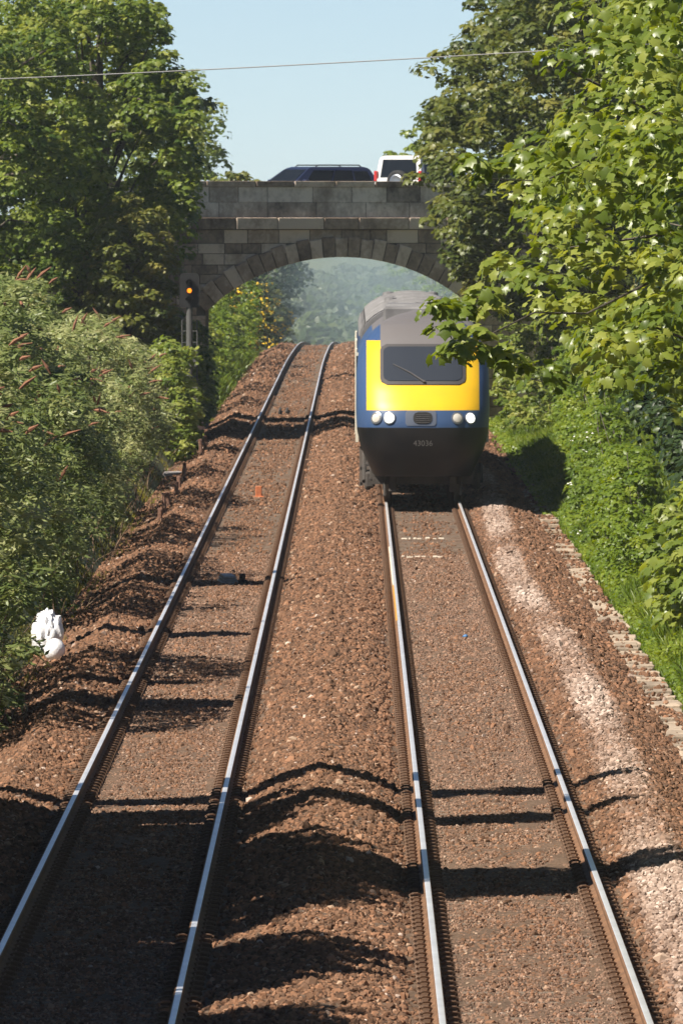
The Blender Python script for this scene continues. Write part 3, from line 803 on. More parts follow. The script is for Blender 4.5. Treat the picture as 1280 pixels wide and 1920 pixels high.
def bogie(root, yc):
    mb = MB()
    for s in (-1, 1):
        mb.box(s*1.03-.06, s*1.03+.06, yc-1.75, yc+1.75, .45, .72, .03)
        for dy in (-1.3, 1.3): mb.box(s*1.08-.1, s*1.08+.1, yc+dy-.22, yc+dy+.22, .28, .62, .04)
        mb.box(s*1.12-.08, s*1.12+.08, yc-.45, yc+.45, .22, .55, .05)
        mb.tube([(s*1.2, yc-.9, .75), (s*1.2, yc-1.35, .42)], .05, 8)
    mb.box(-1.0, 1.0, yc-.3, yc+.3, .5, .75)
    b = mb.build('bogie', M['bogie'], root)
    for dy in (-1.3, 1.3):
        for s in (-1, 1):
            w = MB(); w.lathe([(.08,-.07),(.40,-.07),(.46,-.055),(.46,.05),(.50,.055),(.50,.075),(.1,.075)] if s < 0 else [(.08,-.075),(.50,-.075),(.50,-.055),(.46,-.05),(.46,.055),(.40,.07),(.1,.07)], 28, (s*.735, yc+dy, .462), 'x')
            w.build('wheel', M['wsteel'], b, 30)
        w = MB(); w.tube([(-.7, yc+dy, .462), (.7, yc+dy, .462)], .085, 10); w.build('axle', M['wsteel'], b)
bogie(pc, 3.6); bogie(pc, 13.9)
mb = MB()
for s in (-1, 1):
    mb.box(s*.62-.08, s*.62+.08, 1.0, 1.25, .22, .60, .02); mb.tube([(s*.78, 1.1, .6), (s*.78, 1.0, .15)], .035, 6)
mb.build('rail_guard', M['bogie'], pc)
mb = MB(); mb.box(-1.28, -1.10, 4.2, 4.7, .30, .36); mb.box(-1.28, -1.10, 4.2, 4.7, .62, .68); mb.box(-1.30, -1.24, 4.2, 4.24, .28, 1.1); mb.box(-1.30, -1.24, 4.66, 4.7, .28, 1.1); mb.build('cab_step', M['wsteel'], pc)

def coach(y0, label):
    root = empty('passenger_coach', (TX, y0, 0)); tag(root, label, 'coach', 'coaches behind the power car')
    L = 22.6
    sec = [(-1.22,.95),(-1.36,1.25),(-1.37,2.3),(-1.34,2.9),(-1.25,3.2),(1.25,3.2),(1.34,2.9),(1.37,2.3),(1.36,1.25),(1.22,.95)]
    mb = MB(); mb.extrude(sec, 0, 2, 1, 0, L); mb.build('body', M['cside'], root)
    arc_ = [(-1.27,3.19)]+[(1.27*math.sin(t), 3.2+.78*math.cos(t)) for t in np.linspace(-math.pi/2*.97, math.pi/2*.97, 17)]+[(1.27,3.19)]
    mb = MB(); mb.extrude(arc_, 0, 2, 1, .02, L-.02); rf = mb.build('roof', M['croof'], root, 30)
    for k in range(8):
        y_ = 1.5+k*2.7
        mb = MB(); pts = [(1.29*math.sin(t), y_, 3.2+.80*math.cos(t)) for t in np.linspace(-1.5, 1.5, 15)]; mb.tube(pts, .035, 5); mb.build('roof_rib', M['croof'], rf)
    for y_ in (2.2, 20.2):
        for s in (-1, 1):
            mb = MB(); mb.lathe([(.0,0),(.16,0),(.14,.1),(.0,.13)], 10, (s*.55, y_, 3.88)); mb.build('ventilator', M['croof'], rf)
    for s in (-1, 1):
        for k in range(8):
            y_ = 2.6+k*2.25
            mb = MB(); mb.box(min(s*1.33, s*1.385), max(s*1.33, s*1.385), y_, y_+1.55, 2.0, 2.75, .02); mb.build('window', M['cwin'], root)
        for y_ in (.8, 21.0):
            mb = MB(); mb.box(min(s*1.33, s*1.39), max(s*1.33, s*1.39), y_, y_+.8, 1.1, 3.0, .02); mb.build('door', M['cream'], root)
    mb = MB(); mb.box(-1.1, 1.1, 5.5, 17, .35, .95); mb.build('underframe', M['bogie'], root)
    mb = MB(); mb.box(-.75, .75, -.42, .0, 1.0, 3.4, .05); mb.build('gangway', M['grille'], root)
    bogie(root, 3.3); bogie(root, 19.2)
coach(TY+18.1, 'grey roofed coach coupled right behind the power car')
coach(TY+18.1+23.1, 'grey roofed second coach emerging from the bridge')

# ------------------------------------------------------------------ colour light signal
SX, SY = -4.40, 340.0
sg = empty('railway_signal', (SX, SY, -.45)); tag(sg, 'black colour light signal showing one orange lamp beside the bridge', 'signal')
M['sigblack'] = simple('signal_black', (.005,.005,.0055), .75)
M['sigpost'] = simple('weathered_post', (.09,.09,.085), .6, noise=.25, nscale=3)
M['amber'] = simple('amber_lamp', (.8,.3,.03), .3, emit=(1, .25, .01), es=1.3)
mb = MB(); mb.tube([(0,0,0),(0,0,4.0)], .085, 12); mb.box(-.2,.2,-.2,.2,0,.12); mb.build('post', M['sigpost'], sg, 30)
mb = MB(); mb.extrude([(-.26,0),(.26,0),(.26,.82),(.21,.92),(-.21,.92),(-.26,.82)], 0, 2, 1, -.10, -.04); mb.box(-.17,.17,-.04,.24,.06,.80,.02)
mb.v = [(a, b, c+3.93) for a, b, c in mb.v]; hd = mb.build('signal_head', M['sigblack'], sg)
for zz, mt in ((4.16, M['grille']), (4.38, M['amber']), (4.60, M['grille'])):
    mb = MB(); mb.lathe([(.0,0),(.062,0),(.058,-.018),(.0,-.03)], 20, (0,-.102,zz), 'y'); mb.build('lamp', mt, hd, 30)
    mb = MB(); pts = []
    for rr_, yy in ((.1,-.10),(.1,-.30),(.092,-.30),(.092,-.10)): pts.append([(rr_*math.cos(t), yy, zz+rr_*math.sin(t)) for t in np.linspace(-.3, math.pi+.3, 14)])
    vv = [p for r_ in pts for p in r_]; ff = [(i*14+k, i*14+k+1, ((i+1) % 4)*14+k+1, ((i+1) % 4)*14+k) for i in range(4) for k in range(13)]
    mb.add(vv, ff); mb.build('lamp_hood', M['sigblack'], hd)
mb = MB(); mb.box(-.2,.2,-.12,.14,2.35,2.8,.02); mb.build('junction_box', M['sigpost'], sg)
mb = MB()
for k in range(11): mb.tube([(-.2,.28,.3+.3*k),(.2,.28,.3+.3*k)], .012, 5)
for s in (-.2,.2): mb.tube([(s,.28,0),(s,.28,3.6)], .016, 5)
mb.build('ladder', M['sigpost'], sg)

# ------------------------------------------------------------------ foliage generators
def leaf_lobed():
    half = [(0,0),(.17,-.06),(.46,.06),(.36,.24),(.60,.52),(.36,.56),(.26,.70),(.20,.72)]
    out = [(x, y) for x, y in half]+[(0, 1.0)]+[(-x, y) for x, y in half[:0:-1]]
    v = [(0,.36,.05)]+[(x, y, -.16*abs(x)-.10*max(y-.4, 0)) for x, y in out]
    n = len(out)
    return np.array(v, float), np.array([(0, 1+i, 1+(i+1) % n) for i in range(n)])
def leaf_lobed_small():
    out = [(0,0),(.42,.08),(.34,.28),(.52,.58),(.2,.66),(0,1),(-.2,.66),(-.52,.58),(-.34,.28),(-.42,.08)]
    v = [(0,.36,.06)]+[(x, y, -.16*abs(x)-.1*max(y-.4, 0)) for x, y in out]; n = len(out)
    return np.array(v, float), np.array([(0, 1+i, 1+(i+1) % n) for i in range(n)])
def leaf_oval(w=.32):
    v = [(0,0,0),(w,.35,-.06),(w*.8,.7,-.08),(0,1,-.05),(-w*.8,.7,-.08),(-w,.35,-.06),(0,.5,.04)]
    return np.array(v, float), np.array([(6,0,1),(6,1,2),(6,2,3),(6,3,4),(6,4,5),(6,5,0)])
def leaf_quad(w=.4):
    v = [(0,0,0),(w,.5,-.05),(0,1,0),(-w,.5,-.05)]
    return np.array(v, float), np.array([(0,1,2),(0,2,3)])
LOB, LOBS, OVAL, LANCE, QUAD, BLADE = leaf_lobed(), leaf_lobed_small(), leaf_oval(.34), leaf_quad(.15), leaf_quad(.42), None
def unit(a): return a/np.maximum(np.linalg.norm(a, axis=-1, keepdims=True), 1e-9)
def leaf_frames(P, N, droop=.6):
    n = len(P)
    D = rng.normal(0, 1, (n, 3)); D[:, 2] = rng.normal(-droop, .4, n)
    Tn = unit(D-(D*N).sum(1, keepdims=True)*N)
    S = np.cross(Tn, N)
    return np.stack([S, Tn, N], -1)          # columns
def leaf_geom(P, N, size, tone, tpl, droop=.6):
    tv, tf = tpl; n, k = len(P), len(tv)
    Fm = leaf_frames(P, N, droop)
    V = np.einsum('nij,kj->nki', Fm, tv-np.array([0,.5,0]))*size[:, None, None]+P[:, None, :]
    T = (tf[None]+(np.arange(n)*k)[:, None, None]).reshape(-1, 3)
    return V.reshape(-1, 3), T, np.repeat(tone, k), Fm
SUNV = np.array(sun_dir)
def spray_leaves(C, rad, nper, flat=.7, sun_pull=.25, up=.45):
    """leaves on loose domes round the spray centres C"""
    n = len(C)*nper
    c = np.repeat(C, nper, 0); r_ = np.repeat(rad, nper)
    d = unit(rng.normal(0, 1, (n, 3))); d[:, 2] = np.where(d[:, 2] < -.35, -d[:, 2], d[:, 2])
    rr_ = r_*rng.uniform(.35, 1.0, n)**.6
    P = c+d*rr_[:, None]*np.array([1, 1, flat])
    N = unit(d*.75+np.array([0, 0, up])+SUNV*sun_pull+rng.normal(0, .33, (n, 3)))
    tone = np.clip(np.repeat(rng.normal(.42, .21, len(C)), nper)+rng.normal(0, .12, n)+.12*d[:, 2], 0, 1)
    return P, N, tone
def sprays(n, lo, hi, inside, mind=.0):
    out = []; tries = 0
    while len(out) < n and tries < 60:
        tries += 1
        P = rng.uniform(lo, hi, (n*2, 3)); out += list(P[inside(P)])
    P = np.array(out[:n*3])
    if mind > 0:
        keep = []; cells = {}
        for p in P:
            c = tuple((p//mind).astype(int))
            if any(np.sum((p-q_)**2) < mind*mind for dx in (-1,0,1) for dy in (-1,0,1) for dz in (-1,0,1) for q_ in cells.get((c[0]+dx, c[1]+dy, c[2]+dz), ())): continue
            cells.setdefault(c, []).append(p); keep.append(p)
            if len(keep) >= n: break
        P = np.array(keep)
    return P[:n]
def limbs(base, top, C, nl, r0, mat, parent, name='trunk'):
    mb = MB(); base = Vector(base); top = Vector(top)
    path = [base+(top-base)*t+Vector((random.uniform(-1,1), random.uniform(-1,1), 0))*.12*(0 < t < 1)*(top-base).length*.15 for t in (0,.25,.5,.75,1)]
    mb.tube(path, [r0, r0*.8, r0*.62, r0*.42, r0*.14], 10)
    idx = rng.choice(len(C), min(nl, len(C)), replace=False)
    for i in idx:
        e = Vector(C[i]); t = random.uniform(.2, .9); k = int(t*4); s = path[k].lerp(path[k+1], t*4-k)
        if s.z > e.z+.3: s = path[0].lerp(path[1], random.random())
        mid = s.lerp(e, .5)+Vector((random.uniform(-.2,.2), random.uniform(-.2,.2), .12*(e-s).length))
        r1 = r0*(.42-.3*t)
        mb.tube([s, mid, e], [r1, r1*.6, r1*.16], 6)
    return mb.build(name, mat, parent, 60)
def plant(name, label, cat, group, base, C, rad, nper, size, tpl, mat, top=None, nl=24, r0=.2, flat=.7, droop=.6, up=.45, stem='trunk', sun_pull=.25):
    root = empty(name, base); tag(root, label, cat, group)
    P, N, tone = spray_leaves(C, rad, nper, flat, sun_pull, up)
    sz = size*rng.uniform(.6, 1.25, len(P))
    V, T, tn, _ = leaf_geom(P, N, sz, tone, tpl, droop)
    inv = Matrix.Translation(-Vector(base))
    o = link('crown', np_mesh('crown', V, T, tn), root, mat, 'stuff'); o.matrix_parent_inverse = inv
    if top is not None:
        t = limbs(base, top, C, nl, r0, M['bark'], root, stem); t.matrix_parent_inverse = inv
    return root
def ell(c, r):
    c = np.array(c); r = np.array(r)
    return lambda P: (((P-c)/r)**2).sum(1) < 1
def union(*fs): return lambda P: np.any([f_(P) for f_ in fs], 0)
def hollow(c, r, k=.45):
    c = np.array(c); r = np.array(r)
    def g(P):
        q_ = (((P-c)/r)**2).sum(1); return (q_ < 1) & (q_ > k*rng.random(len(P))**.5)
    return g
def lumpy(f_, k=1.0, t=-.35, ky=.5):
    a = rng.uniform(0, 6, 6)
    def g(P):
        X, Y, Z = P.T*k
        q_ = np.sin(2.1*X+.9*Z+a[0]+.4*Y*ky)+np.sin(2.4*Z-.7*X+a[1])+np.sin(1.9*Y*ky+1.3*Z+a[2])+.7*np.sin(4.3*X-3.1*Z+2*Y*ky+a[3])
        return f_(P) & (q_ > t)
    return g
def gz(x, y): return float(ground_z(np.array([x]), np.array([y]))[0])

# ------------------------------------------------------------------ right: overhanging sycamore near the camera
def r1_inside(P):
    X, Y, Z = P.T
    lim = np.interp(Z, [3.75,4.1,4.35,4.6,5.0,5.35,5.6,6.1,6.35,6.7,7.2,7.9,9,11], [3.2,2.2,1.7,.95,.85,1.05,1.5,1.35,1.3,1.75,2.15,2.3,3.0,4.8])
    wob = .22*np.sin(Z*5+Y*.9)+.16*np.sin(Z*11+Y*1.7)
    return (X > lim+wob+.02*np.abs(Y-116)) & (((X-5.6)/5.2)**2+((Y-123)/17)**2+((Z-7.2)/4.6)**2 < 1.0)
C = sprays(1900, (.5, 107, 3.7), (7.5, 140, 11.5), lumpy(r1_inside, 1.6, -.6), .24)
tw = np.array([[.78,112,4.82],[.92,112.3,5.0],[.82,111.6,4.62],[1.05,112,4.75],[.72,111.2,5.02],[1.12,112.4,5.12],[1.25,112.2,4.62],[1.38,112.4,4.5],[.95,111.4,4.66],[1.02,113.2,6.28],[1.2,113.4,6.2]])
C = np.concatenate([C, tw])
base = (6.6, 121, gz(6.6, 121))
rad = rng.uniform(.22, .42, len(C)); rad[-len(tw):] = .2
rad = np.where(C[:, 0] < 1.4, np.minimum(rad, .24), rad)
r1 = empty('sycamore_tree', base); tag(r1, 'bright green broad leaved sycamore reaching out over the track toward the train', 'tree')
P, N, tone = spray_leaves(C, rad, 40, .75, .3, .3)
ok = ~((P[:, 0] < 3.0) & (P[:, 2] < 4.12)); P, N, tone = P[ok], N[ok], tone[ok]
sz = .105*rng.uniform(.55, 1.3, len(P))
# the 300 best seen leaves stand as objects of their own, the rest is the crown
score = -P[:, 0]*.5-P[:, 1]*.08+(P[:, 2] < 8.2)*2+sz*6+rng.random(len(P))*1.2
first = np.argsort(-score)[:300]; rest = np.setdiff1d(np.arange(len(P)), first)
V, T, tn, _ = leaf_geom(P[rest], N[rest], sz[rest], tone[rest], LOB, .9)
inv = Matrix.Translation(-Vector(base))
o = link('crown', np_mesh('crown', V, T, tn), r1, M['syc'], 'stuff'); o.matrix_parent_inverse = inv
LM = []
for tv_ in (.3, .45, .6):
    me = np_mesh('leaf', LOB[0]-np.array([0,.5,0]), LOB[1], np.full(len(LOB[0]), tv_)); me.materials.append(M['syc']); LM.append(me)
Fm = leaf_frames(P[first], N[first], .9)
for i, k in enumerate(first):
    o = bpy.data.objects.new('leaf', LM[i % 3]); col.objects.link(o); o.parent = r1; o.matrix_parent_inverse = inv
    mm = Matrix(Fm[i].tolist()).to_4x4() @ Matrix.Scale(float(sz[k]), 4); mm.translation = Vector(P[k]); o.matrix_basis = mm
t = limbs(base, (5.4, 120.5, 10.5), C, 30, .2, M['bark'], r1); t.matrix_parent_inverse = inv
mb = MB(); mb.tube([(2.7,118,5.25),(2.1,116.2,4.98),(1.6,114.6,5.0),(1.15,113,4.8),(.8,111.9,4.76)], [.012,.010,.008,.006,.003], 6); mb.tube([(2.9,119,6.5),(2.2,117.4,6.4),(1.7,115.8,6.18),(1.05,113.6,6.2)], [.012,.009,.007,.003], 6)
o = mb.build('bough', M['bark'], r1, 60); o.matrix_parent_inverse = inv

# ------------------------------------------------------------------ right: olive green tree over the bridge end
def r2_inside(P):
    X, Y, Z = P.T
    lim = np.interp(Z, [3.4,3.9,4.7,5.3,6.2,7.3,8.3,9.3,10.0,10.3,10.6,11.5,13,16], [3.6,3.0,2.6,2.1,1.8,1.85,1.85,1.8,2.0,2.5,3.25,3.4,3.8,5.5])
    wob = .2*np.sin(Z*4+Y*.8)+.18*np.sin(Z*9+Y*.5)
    return (X > lim+wob) & (((X-6)/5.3)**2+((Y-340)/12)**2+((Z-9.0)/6.6)**2 < 1)
C = sprays(1500, (1, 328, 3.2), (10, 352, 15.5), lumpy(r2_inside, 1.0, -.6), .34)
plant('flowering_sycamore', 'tall olive green tree in flower rising beside the right end of the bridge', 'tree', None, (6.8, 340, gz(6.8, 340)), C, rng.uniform(.3, .55, len(C)), 56, .17, LOBS, M['olive'], (6.2, 340, 13.5), 50, .28, droop=.9)

# ------------------------------------------------------------------ left: trees in front of the bridge
def la_inside(P):
    X, Y, Z = P.T
    lim = np.interp(Z, [.5,1.5,3,4,4.9,5.8,6.9,7.6,8.3,8.8,9.6,10.8,11.6,13], [-4.4,-4.7,-5.2,-5.0,-4.85,-4.6,-4.35,-4.3,-3.6,-4.0,-4.7,-4.75,-5.4,-6.5])
    wob = .22*np.sin(Z*3.7+Y*.7)+.2*np.sin(Z*8+Y*.45)
    return (X < lim-np.abs(wob)) & (((X+7.2)/3.9)**2+((Y-362)/9)**2+((Z-7.4)/6.2)**2 < 1)
C = sprays(1100, (-11, 352, 1), (-3.3, 372, 13.4), lumpy(la_inside, .9, -.5), .36)
plant('sycamore_tree', 'large dense sycamore behind the signal reaching its bough over the bridge parapet', 'tree', 'trees by the left end of the bridge', (-7.6, 362, gz(-7.6, 362)), C, rng.uniform(.32, .6, len(C)), 52, .17, LOBS, M['green'], (-7.2, 362, 12.5), 60, .3, droop=.8)
C = sprays(900, (-15, 340, 1.5), (-6.6, 362, 13), lumpy(hollow((-10.3, 351, 6.8), (3.4, 8, 6.0), .3), .9, -.5), .38)
plant('ash_tree', 'broad yellow green tree on the left bank behind the buddleia', 'tree', 'trees by the left end of the bridge', (-10.4, 351, gz(-10.4, 351)), C, rng.uniform(.35, .65, len(C)), 50, .16, LOBS, M['green'], (-10.2, 351, 11.5), 50, .3, droop=.8)
C = sprays(360, (-7.7, 345, .3), (-4.9, 356, 6.6), hollow((-6.2, 350, 3.2), (1.3, 5, 3.3), .3), .34)
plant('young_sycamore', 'young olive tinted tree with rounded crown just left of the signal', 'tree', 'trees by the left end of the bridge', (-6.3, 350, gz(-6.3, 350)), C, rng.uniform(.28, .45, len(C)), 50, .15, LOBS, M['olive'], (-6.1, 350, 5.8), 30, .14, droop=.8)
C = sprays(260, (-6.4, 342, -.4), (-3.9, 376, 3.6), hollow((-4.95, 359, 1.2), (.95, 16, 2.0), .2), .3)
plant('elder_bush', 'leafy elder bush between the signal and the bridge abutment', 'bush', None, (-5.0, 359, gz(-5.0, 359)), C, rng.uniform(.25, .4, len(C)), 55, .14, OVAL, M['green'], (-5.0, 359, 2.2), 24, .06, stem='stem')

C = sprays(190, (-5.6, 322, -.5), (-3.95, 338, 3.2), lumpy(hollow((-4.75, 330, .9), (.72, 7.5, 1.95), .2), 2, -.7), .24)
plant('hazel_bush', 'bright leafy hazel bush hiding the foot of the signal post', 'bush', None, (-4.8, 330, gz(-4.8, 330)), C, rng.uniform(.2, .36, len(C)), 52, .15, OVAL, M['green'], (-4.8, 330, 2.0), 20, .06, stem='stem')

# ------------------------------------------------------------------ left: buddleia bushes down the bank
bud = [(-5.35, 154, 1.5, 8, 2.3, 'buddleia bush behind the white bag with rusty flower spikes'),
       (-5.7, 169, 1.6, 8, 2.6, 'tallest buddleia bush with rusty old spikes on the left bank'),
       (-5.5, 198, 1.45, 9, 2.2, 'grey green buddleia bush shading the ballast shoulder'),
       (-5.85, 216, 1.7, 12, 2.5, 'spreading buddleia bush with bare brown twigs at its skirt'),
       (-5.7, 242, 1.5, 12, 2.2, 'buddleia bush opposite the first rusty stakes'),
       (-5.75, 270, 1.45, 13, 1.9, 'pale buddleia bush beside the row of rusty stakes'),
       (-5.6, 300, 1.2, 12, 1.5, 'small buddleia bush beside the grey slab')]
for i, (x, y, rx, ry_, h, lab) in enumerate(bud):
    z0 = gz(x, y)
    ins = lambda P, x=x, y=y, rx=rx, ry_=ry_, h=h, z0=z0: hollow((x, y, z0+h*.62-.2), (rx, ry_, h*1.12), .3)(P) & (P[:, 2] > ground_z(P[:, 0], P[:, 1])-.1)
    C = sprays(460, (x-rx, y-ry_, z0-1), (x+rx, y+ry_, z0+2*h), lumpy(ins, 1.5, .0, .3), .23)
    root = plant('buddleia_bush', lab, 'bush', 'buddleia bushes on the left bank', (x, y, z0), C, rng.uniform(.2, .42, len(C)), 66, .16, LANCE, M['budd'], (x, y, z0+h), 46, .06, flat=.9, droop=-.3, up=.6, stem='stem')
    inv = Matrix.Translation((-x, -y, -z0))
    tw_ = MB()
    for k in range(30):
        p = Vector((x+rx*random.uniform(.4,.8), y+random.uniform(-ry_, ry_)*.8, 0)); p.z = gz(p.x, p.y)-.05
        e = p+Vector((random.uniform(-.5,.55), random.uniform(-.6,.4), random.uniform(.3,1.1)))
        tw_.tube([p, p.lerp(e, .5)+Vector((0,0,.08)), e], [.014,.01,.004], 4)
    o = tw_.build('bare_twigs', M['twig'], root, kind='stuff'); o.matrix_parent_inverse = inv
    topc = C[np.argsort(-(C[:, 2]*.6+C[:, 0]*.9-C[:, 1]*.08+rng.random(len(C))*2.6))][:22]
    for c in topc:
        d = Vector((random.uniform(-.4,1.0), random.uniform(-.6,.2), random.uniform(-.1,.8))).normalized(); L = random.uniform(.18,.36)
        s = Vector(c)+d*.3; mb = MB(); mb.tube([s, s+d*L*.4, s+d*L+Vector((0,0,-.03))], [.012,.03,.006], 6)
        o = mb.build('flower_spike', M['spike'], root); o.matrix_parent_inverse = inv

# ------------------------------------------------------------------ left, outside the frame: trees whose shade falls across the line
off = [(-8.6, 88, 2.6, 5.0, 3.6, 6.6, 'first leafy tree on the left bank shading the foreground rails'), (-8.4, 97, 2.6, 5.0, 3.8, 6.6, 'dense leafy tree shading the foreground of the empty track'),
       (-8.4, 106, 2.5, 5.0, 3.8, 6.4, 'wide leafy tree shading both rails of the empty track'), (-8.0, 114.5, 2.3, 4.5, 3.4, 6.2, 'leafy tree at the far end of the deep shade'),
       (-8.0, 120.5, 2.2, 3.0, 3.0, 6.0, 'leafy tree beside the short poplar'), (-7.4, 110, 1.2, 2.6, 4.2, 9.8, 'tall tree casting the broadest shadow across both tracks'), (-7.4, 122.2, .7, 1.0, 4.8, 9.0, 'slim poplar casting the second narrow shadow across both tracks'),
       (-7.4, 128.2, .6, .8, 5.0, 9.3, 'slim poplar casting the farthest narrow shadow across both tracks'), (-6.9, 125.2, .8, 1.3, 3.0, 5.5, 'short poplar between the two slim poplars'),
       (-6.9, 155.5, .8, 1.6, 2.2, 5.0, 'birch sapling above the first buddleia'), (-6.9, 163, .6, .7, 1.8, 4.4, 'thin birch sapling between two buddleias'),
       (-6.9, 182.0, .6, .9, 2.0, 5.3, 'birch sapling above the tallest buddleia'), 
       (-7.0, 208, .8, 1.6, 2.2, 5.6, 'birch sapling above the spreading buddleia')]
for i, (x, y, rx, ry_, rz_, zc, lab) in enumerate(off):
    z0 = gz(x, y)
    C = sprays(int(60+70*rx*ry_**.5*rz_**.5), (x-rx, y-ry_, zc-rz_), (x+rx, y+ry_, zc+rz_), hollow((x, y, zc), (rx, ry_, rz_), .1), .3)
    plant('lineside_tree', lab, 'tree', 'lineside trees shading the rails', (x, y, z0), C, rng.uniform(.3, .5, len(C))*(1 if rx > 1 else .75), 62, .2, LOBS, M['green'], (x, y, zc+rz_*.8), 20, .14)

# ------------------------------------------------------------------ right bank shrubs
shr = [(5.1, 182, .95, 5, 1.2, 'low sycamore sapling with large leaves beside the trough lids', 'syc', LOB, .17, 'sycamore_sapling', 40),
       (4.55, 214, .45, 10, 1.35, 'light green shrub with small leaves above the concrete lids', 'shrub', OVAL, .095, 'hawthorn_shrub', 85),
       (4.62, 240, .5, 12, 1.5, 'pale green shrub dotted with white blossom beside the train', 'shrub', OVAL, .095, 'hawthorn_shrub', 85),
       (5.0, 270, .7, 13, 1.4, 'light green shrub on the bank right of the power car cab', 'shrub', OVAL, .095, 'hawthorn_shrub', 80),
       (5.3, 348, 1.5, 14, 2.5, 'leafy shrub hiding the right abutment of the bridge', 'green', OVAL, .13, 'hawthorn_shrub', 70),
       (5.9, 300, 1.3, 14, 1.8, 'leafy shrub on the bank behind the power car', 'shrub', OVAL, .11, 'hawthorn_shrub', 70)]
for (x, y, rx, ry_, h, lab, mt, tpl, sz_, nm, npr) in shr:
    z0 = gz(x, y)
    ins = lambda P, x=x, y=y, rx=rx, ry_=ry_, h=h, z0=z0: hollow((x, y, z0+h*.55), (rx, ry_, h), .4)(P) & (P[:, 2] > ground_z(P[:, 0], P[:, 1])-.05)
    C = sprays(230, (x-rx, y-ry_, z0-1), (x+rx, y+ry_, z0+2*h), ins, .22)
    root = plant(nm, lab, 'bush' if nm != 'sycamore_sapling' else 'sapling', 'shrubs on the right bank' if nm != 'sycamore_sapling' else None, (x, y, z0), C, rng.uniform(.17, .34, len(C)), npr, sz_, tpl, M[mt], (x, y, z0+h), 36, .05, droop=.5, stem='stem')
    if nm == 'hawthorn_shrub' and 'blossom' in lab or y == 213:
        bl = MB()
        for c in C[rng.choice(len(C), 14, replace=False)]:
            for k in range(3):
                p = Vector(c)+Vector((random.uniform(-.1,.1)-.18, random.uniform(-.1,.1)-.2, random.uniform(.05,.2))); bl.lathe([(.0,-.01),(.028,0),(.0,.02)], 6, p)
        o = bl.build('blossom', M['blossom'], root, kind='stuff'); o.matrix_parent_inverse = Matrix.Translation((-x, -y, -z0))
# trees further up the right bank, their inner shade painted as dark leaf colour
for (x, y, rx, ry_, rz_, lab) in [(6.35, 204, 1.35, 14, 2.5, 'tree with shade painted into its dark leaves behind the hawthorn shrubs'), (6.7, 236, 1.55, 15, 2.9, 'tree with shade-dark leaf colour high on the right bank'), (8.6, 270, 2.6, 15, 4.2, 'tall dark tree on the right bank beside the train')]:
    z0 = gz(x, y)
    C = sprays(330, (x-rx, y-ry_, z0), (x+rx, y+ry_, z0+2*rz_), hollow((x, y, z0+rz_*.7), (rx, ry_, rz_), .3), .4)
    plant('shade_dark_tree', lab, 'tree', 'dark trees on the right bank', (x, y, z0), C, rng.uniform(.3, .55, len(C)), 48, .14, OVAL, M['dark'], (x, y, z0+rz_*1.6), 30, .2)

# ------------------------------------------------------------------ beyond the arch
beyond = [(-5.7, 412, 1.25, 12, 1.7, 'green', 'leafy bush in the cutting just past the left abutment'),
          (-5.6, 448, 1.3, 14, 1.9, 'shrub', 'yellow green bush in the cutting past the bridge'),
          (-5.7, 492, 1.4, 16, 2.1, 'green', 'dense bush in the cutting before the gorse'),
          (-5.5, 545, 1.4, 18, 2.0, 'shrub', 'long bush in the cutting beside the crest')]
for (x, y, rx, ry_, h, mt, lab) in beyond:
    z0 = gz(x, y)
    C = sprays(150, (x-rx, y-ry_, z0-1), (x+rx, y+ry_, z0+2*h), hollow((x, y, z0+h*.6), (rx, ry_, h), .3), .4)
    plant('cutting_bush', lab, 'bush', 'bushes past the bridge', (x, y, z0), C, rng.uniform(.3, .5, len(C)), 50, .16, OVAL, M[mt], (x, y, z0+h), 20, .06, stem='stem')
for (x, y, rx, h, lab) in [(-5.0, 585, 1.3, 1.7, 'gorse bush in yellow flower beside the crest of the line'), (-4.5, 640, 1.4, 2.1, 'taller gorse bush full of yellow flower beyond the crest'), (-5.9, 520, 1.2, 2.2, 'scattered yellow broom bush seen through the left of the arch')]:
    z0 = gz(x, y)+float(0)
    C = sprays(120, (x-rx, y-10, z0-.3), (x+rx, y+10, z0+2*h), hollow((x, y, z0+h*.7), (rx, 9, h), .3), .35)
    root = plant('gorse_bush', lab, 'bush', 'gorse bushes past the bridge', (x, y, z0), C, rng.uniform(.25, .45, len(C)), 45, .16, OVAL, M['gorse'], (x, y, z0+h), 16, .05, stem='stem')
    P, N, tone = spray_leaves(C[rng.random(len(C)) < .5], np.full((rng.random(1).size,), .4).repeat(1) if False else rng.uniform(.3, .5, 1).repeat(1), 1) if False else spray_leaves(C, rng.uniform(.3, .5, len(C)), 16)
    sel = (np.sin(P[:, 0]*3.1+P[:, 1]*.35)+np.sin(P[:, 2]*3+P[:, 1]*.5)) > .2
    V, T, tn, _ = leaf_geom(P[sel], N[sel], np.full(sel.sum(), .22), tone[sel], QUAD)
    o = link('yellow_flowers', np_mesh('yellow_flowers', V, T, tn), root, M['flower'], 'stuff'); o.matrix_parent_inverse = Matrix.Translation((-x, -y, -z0))
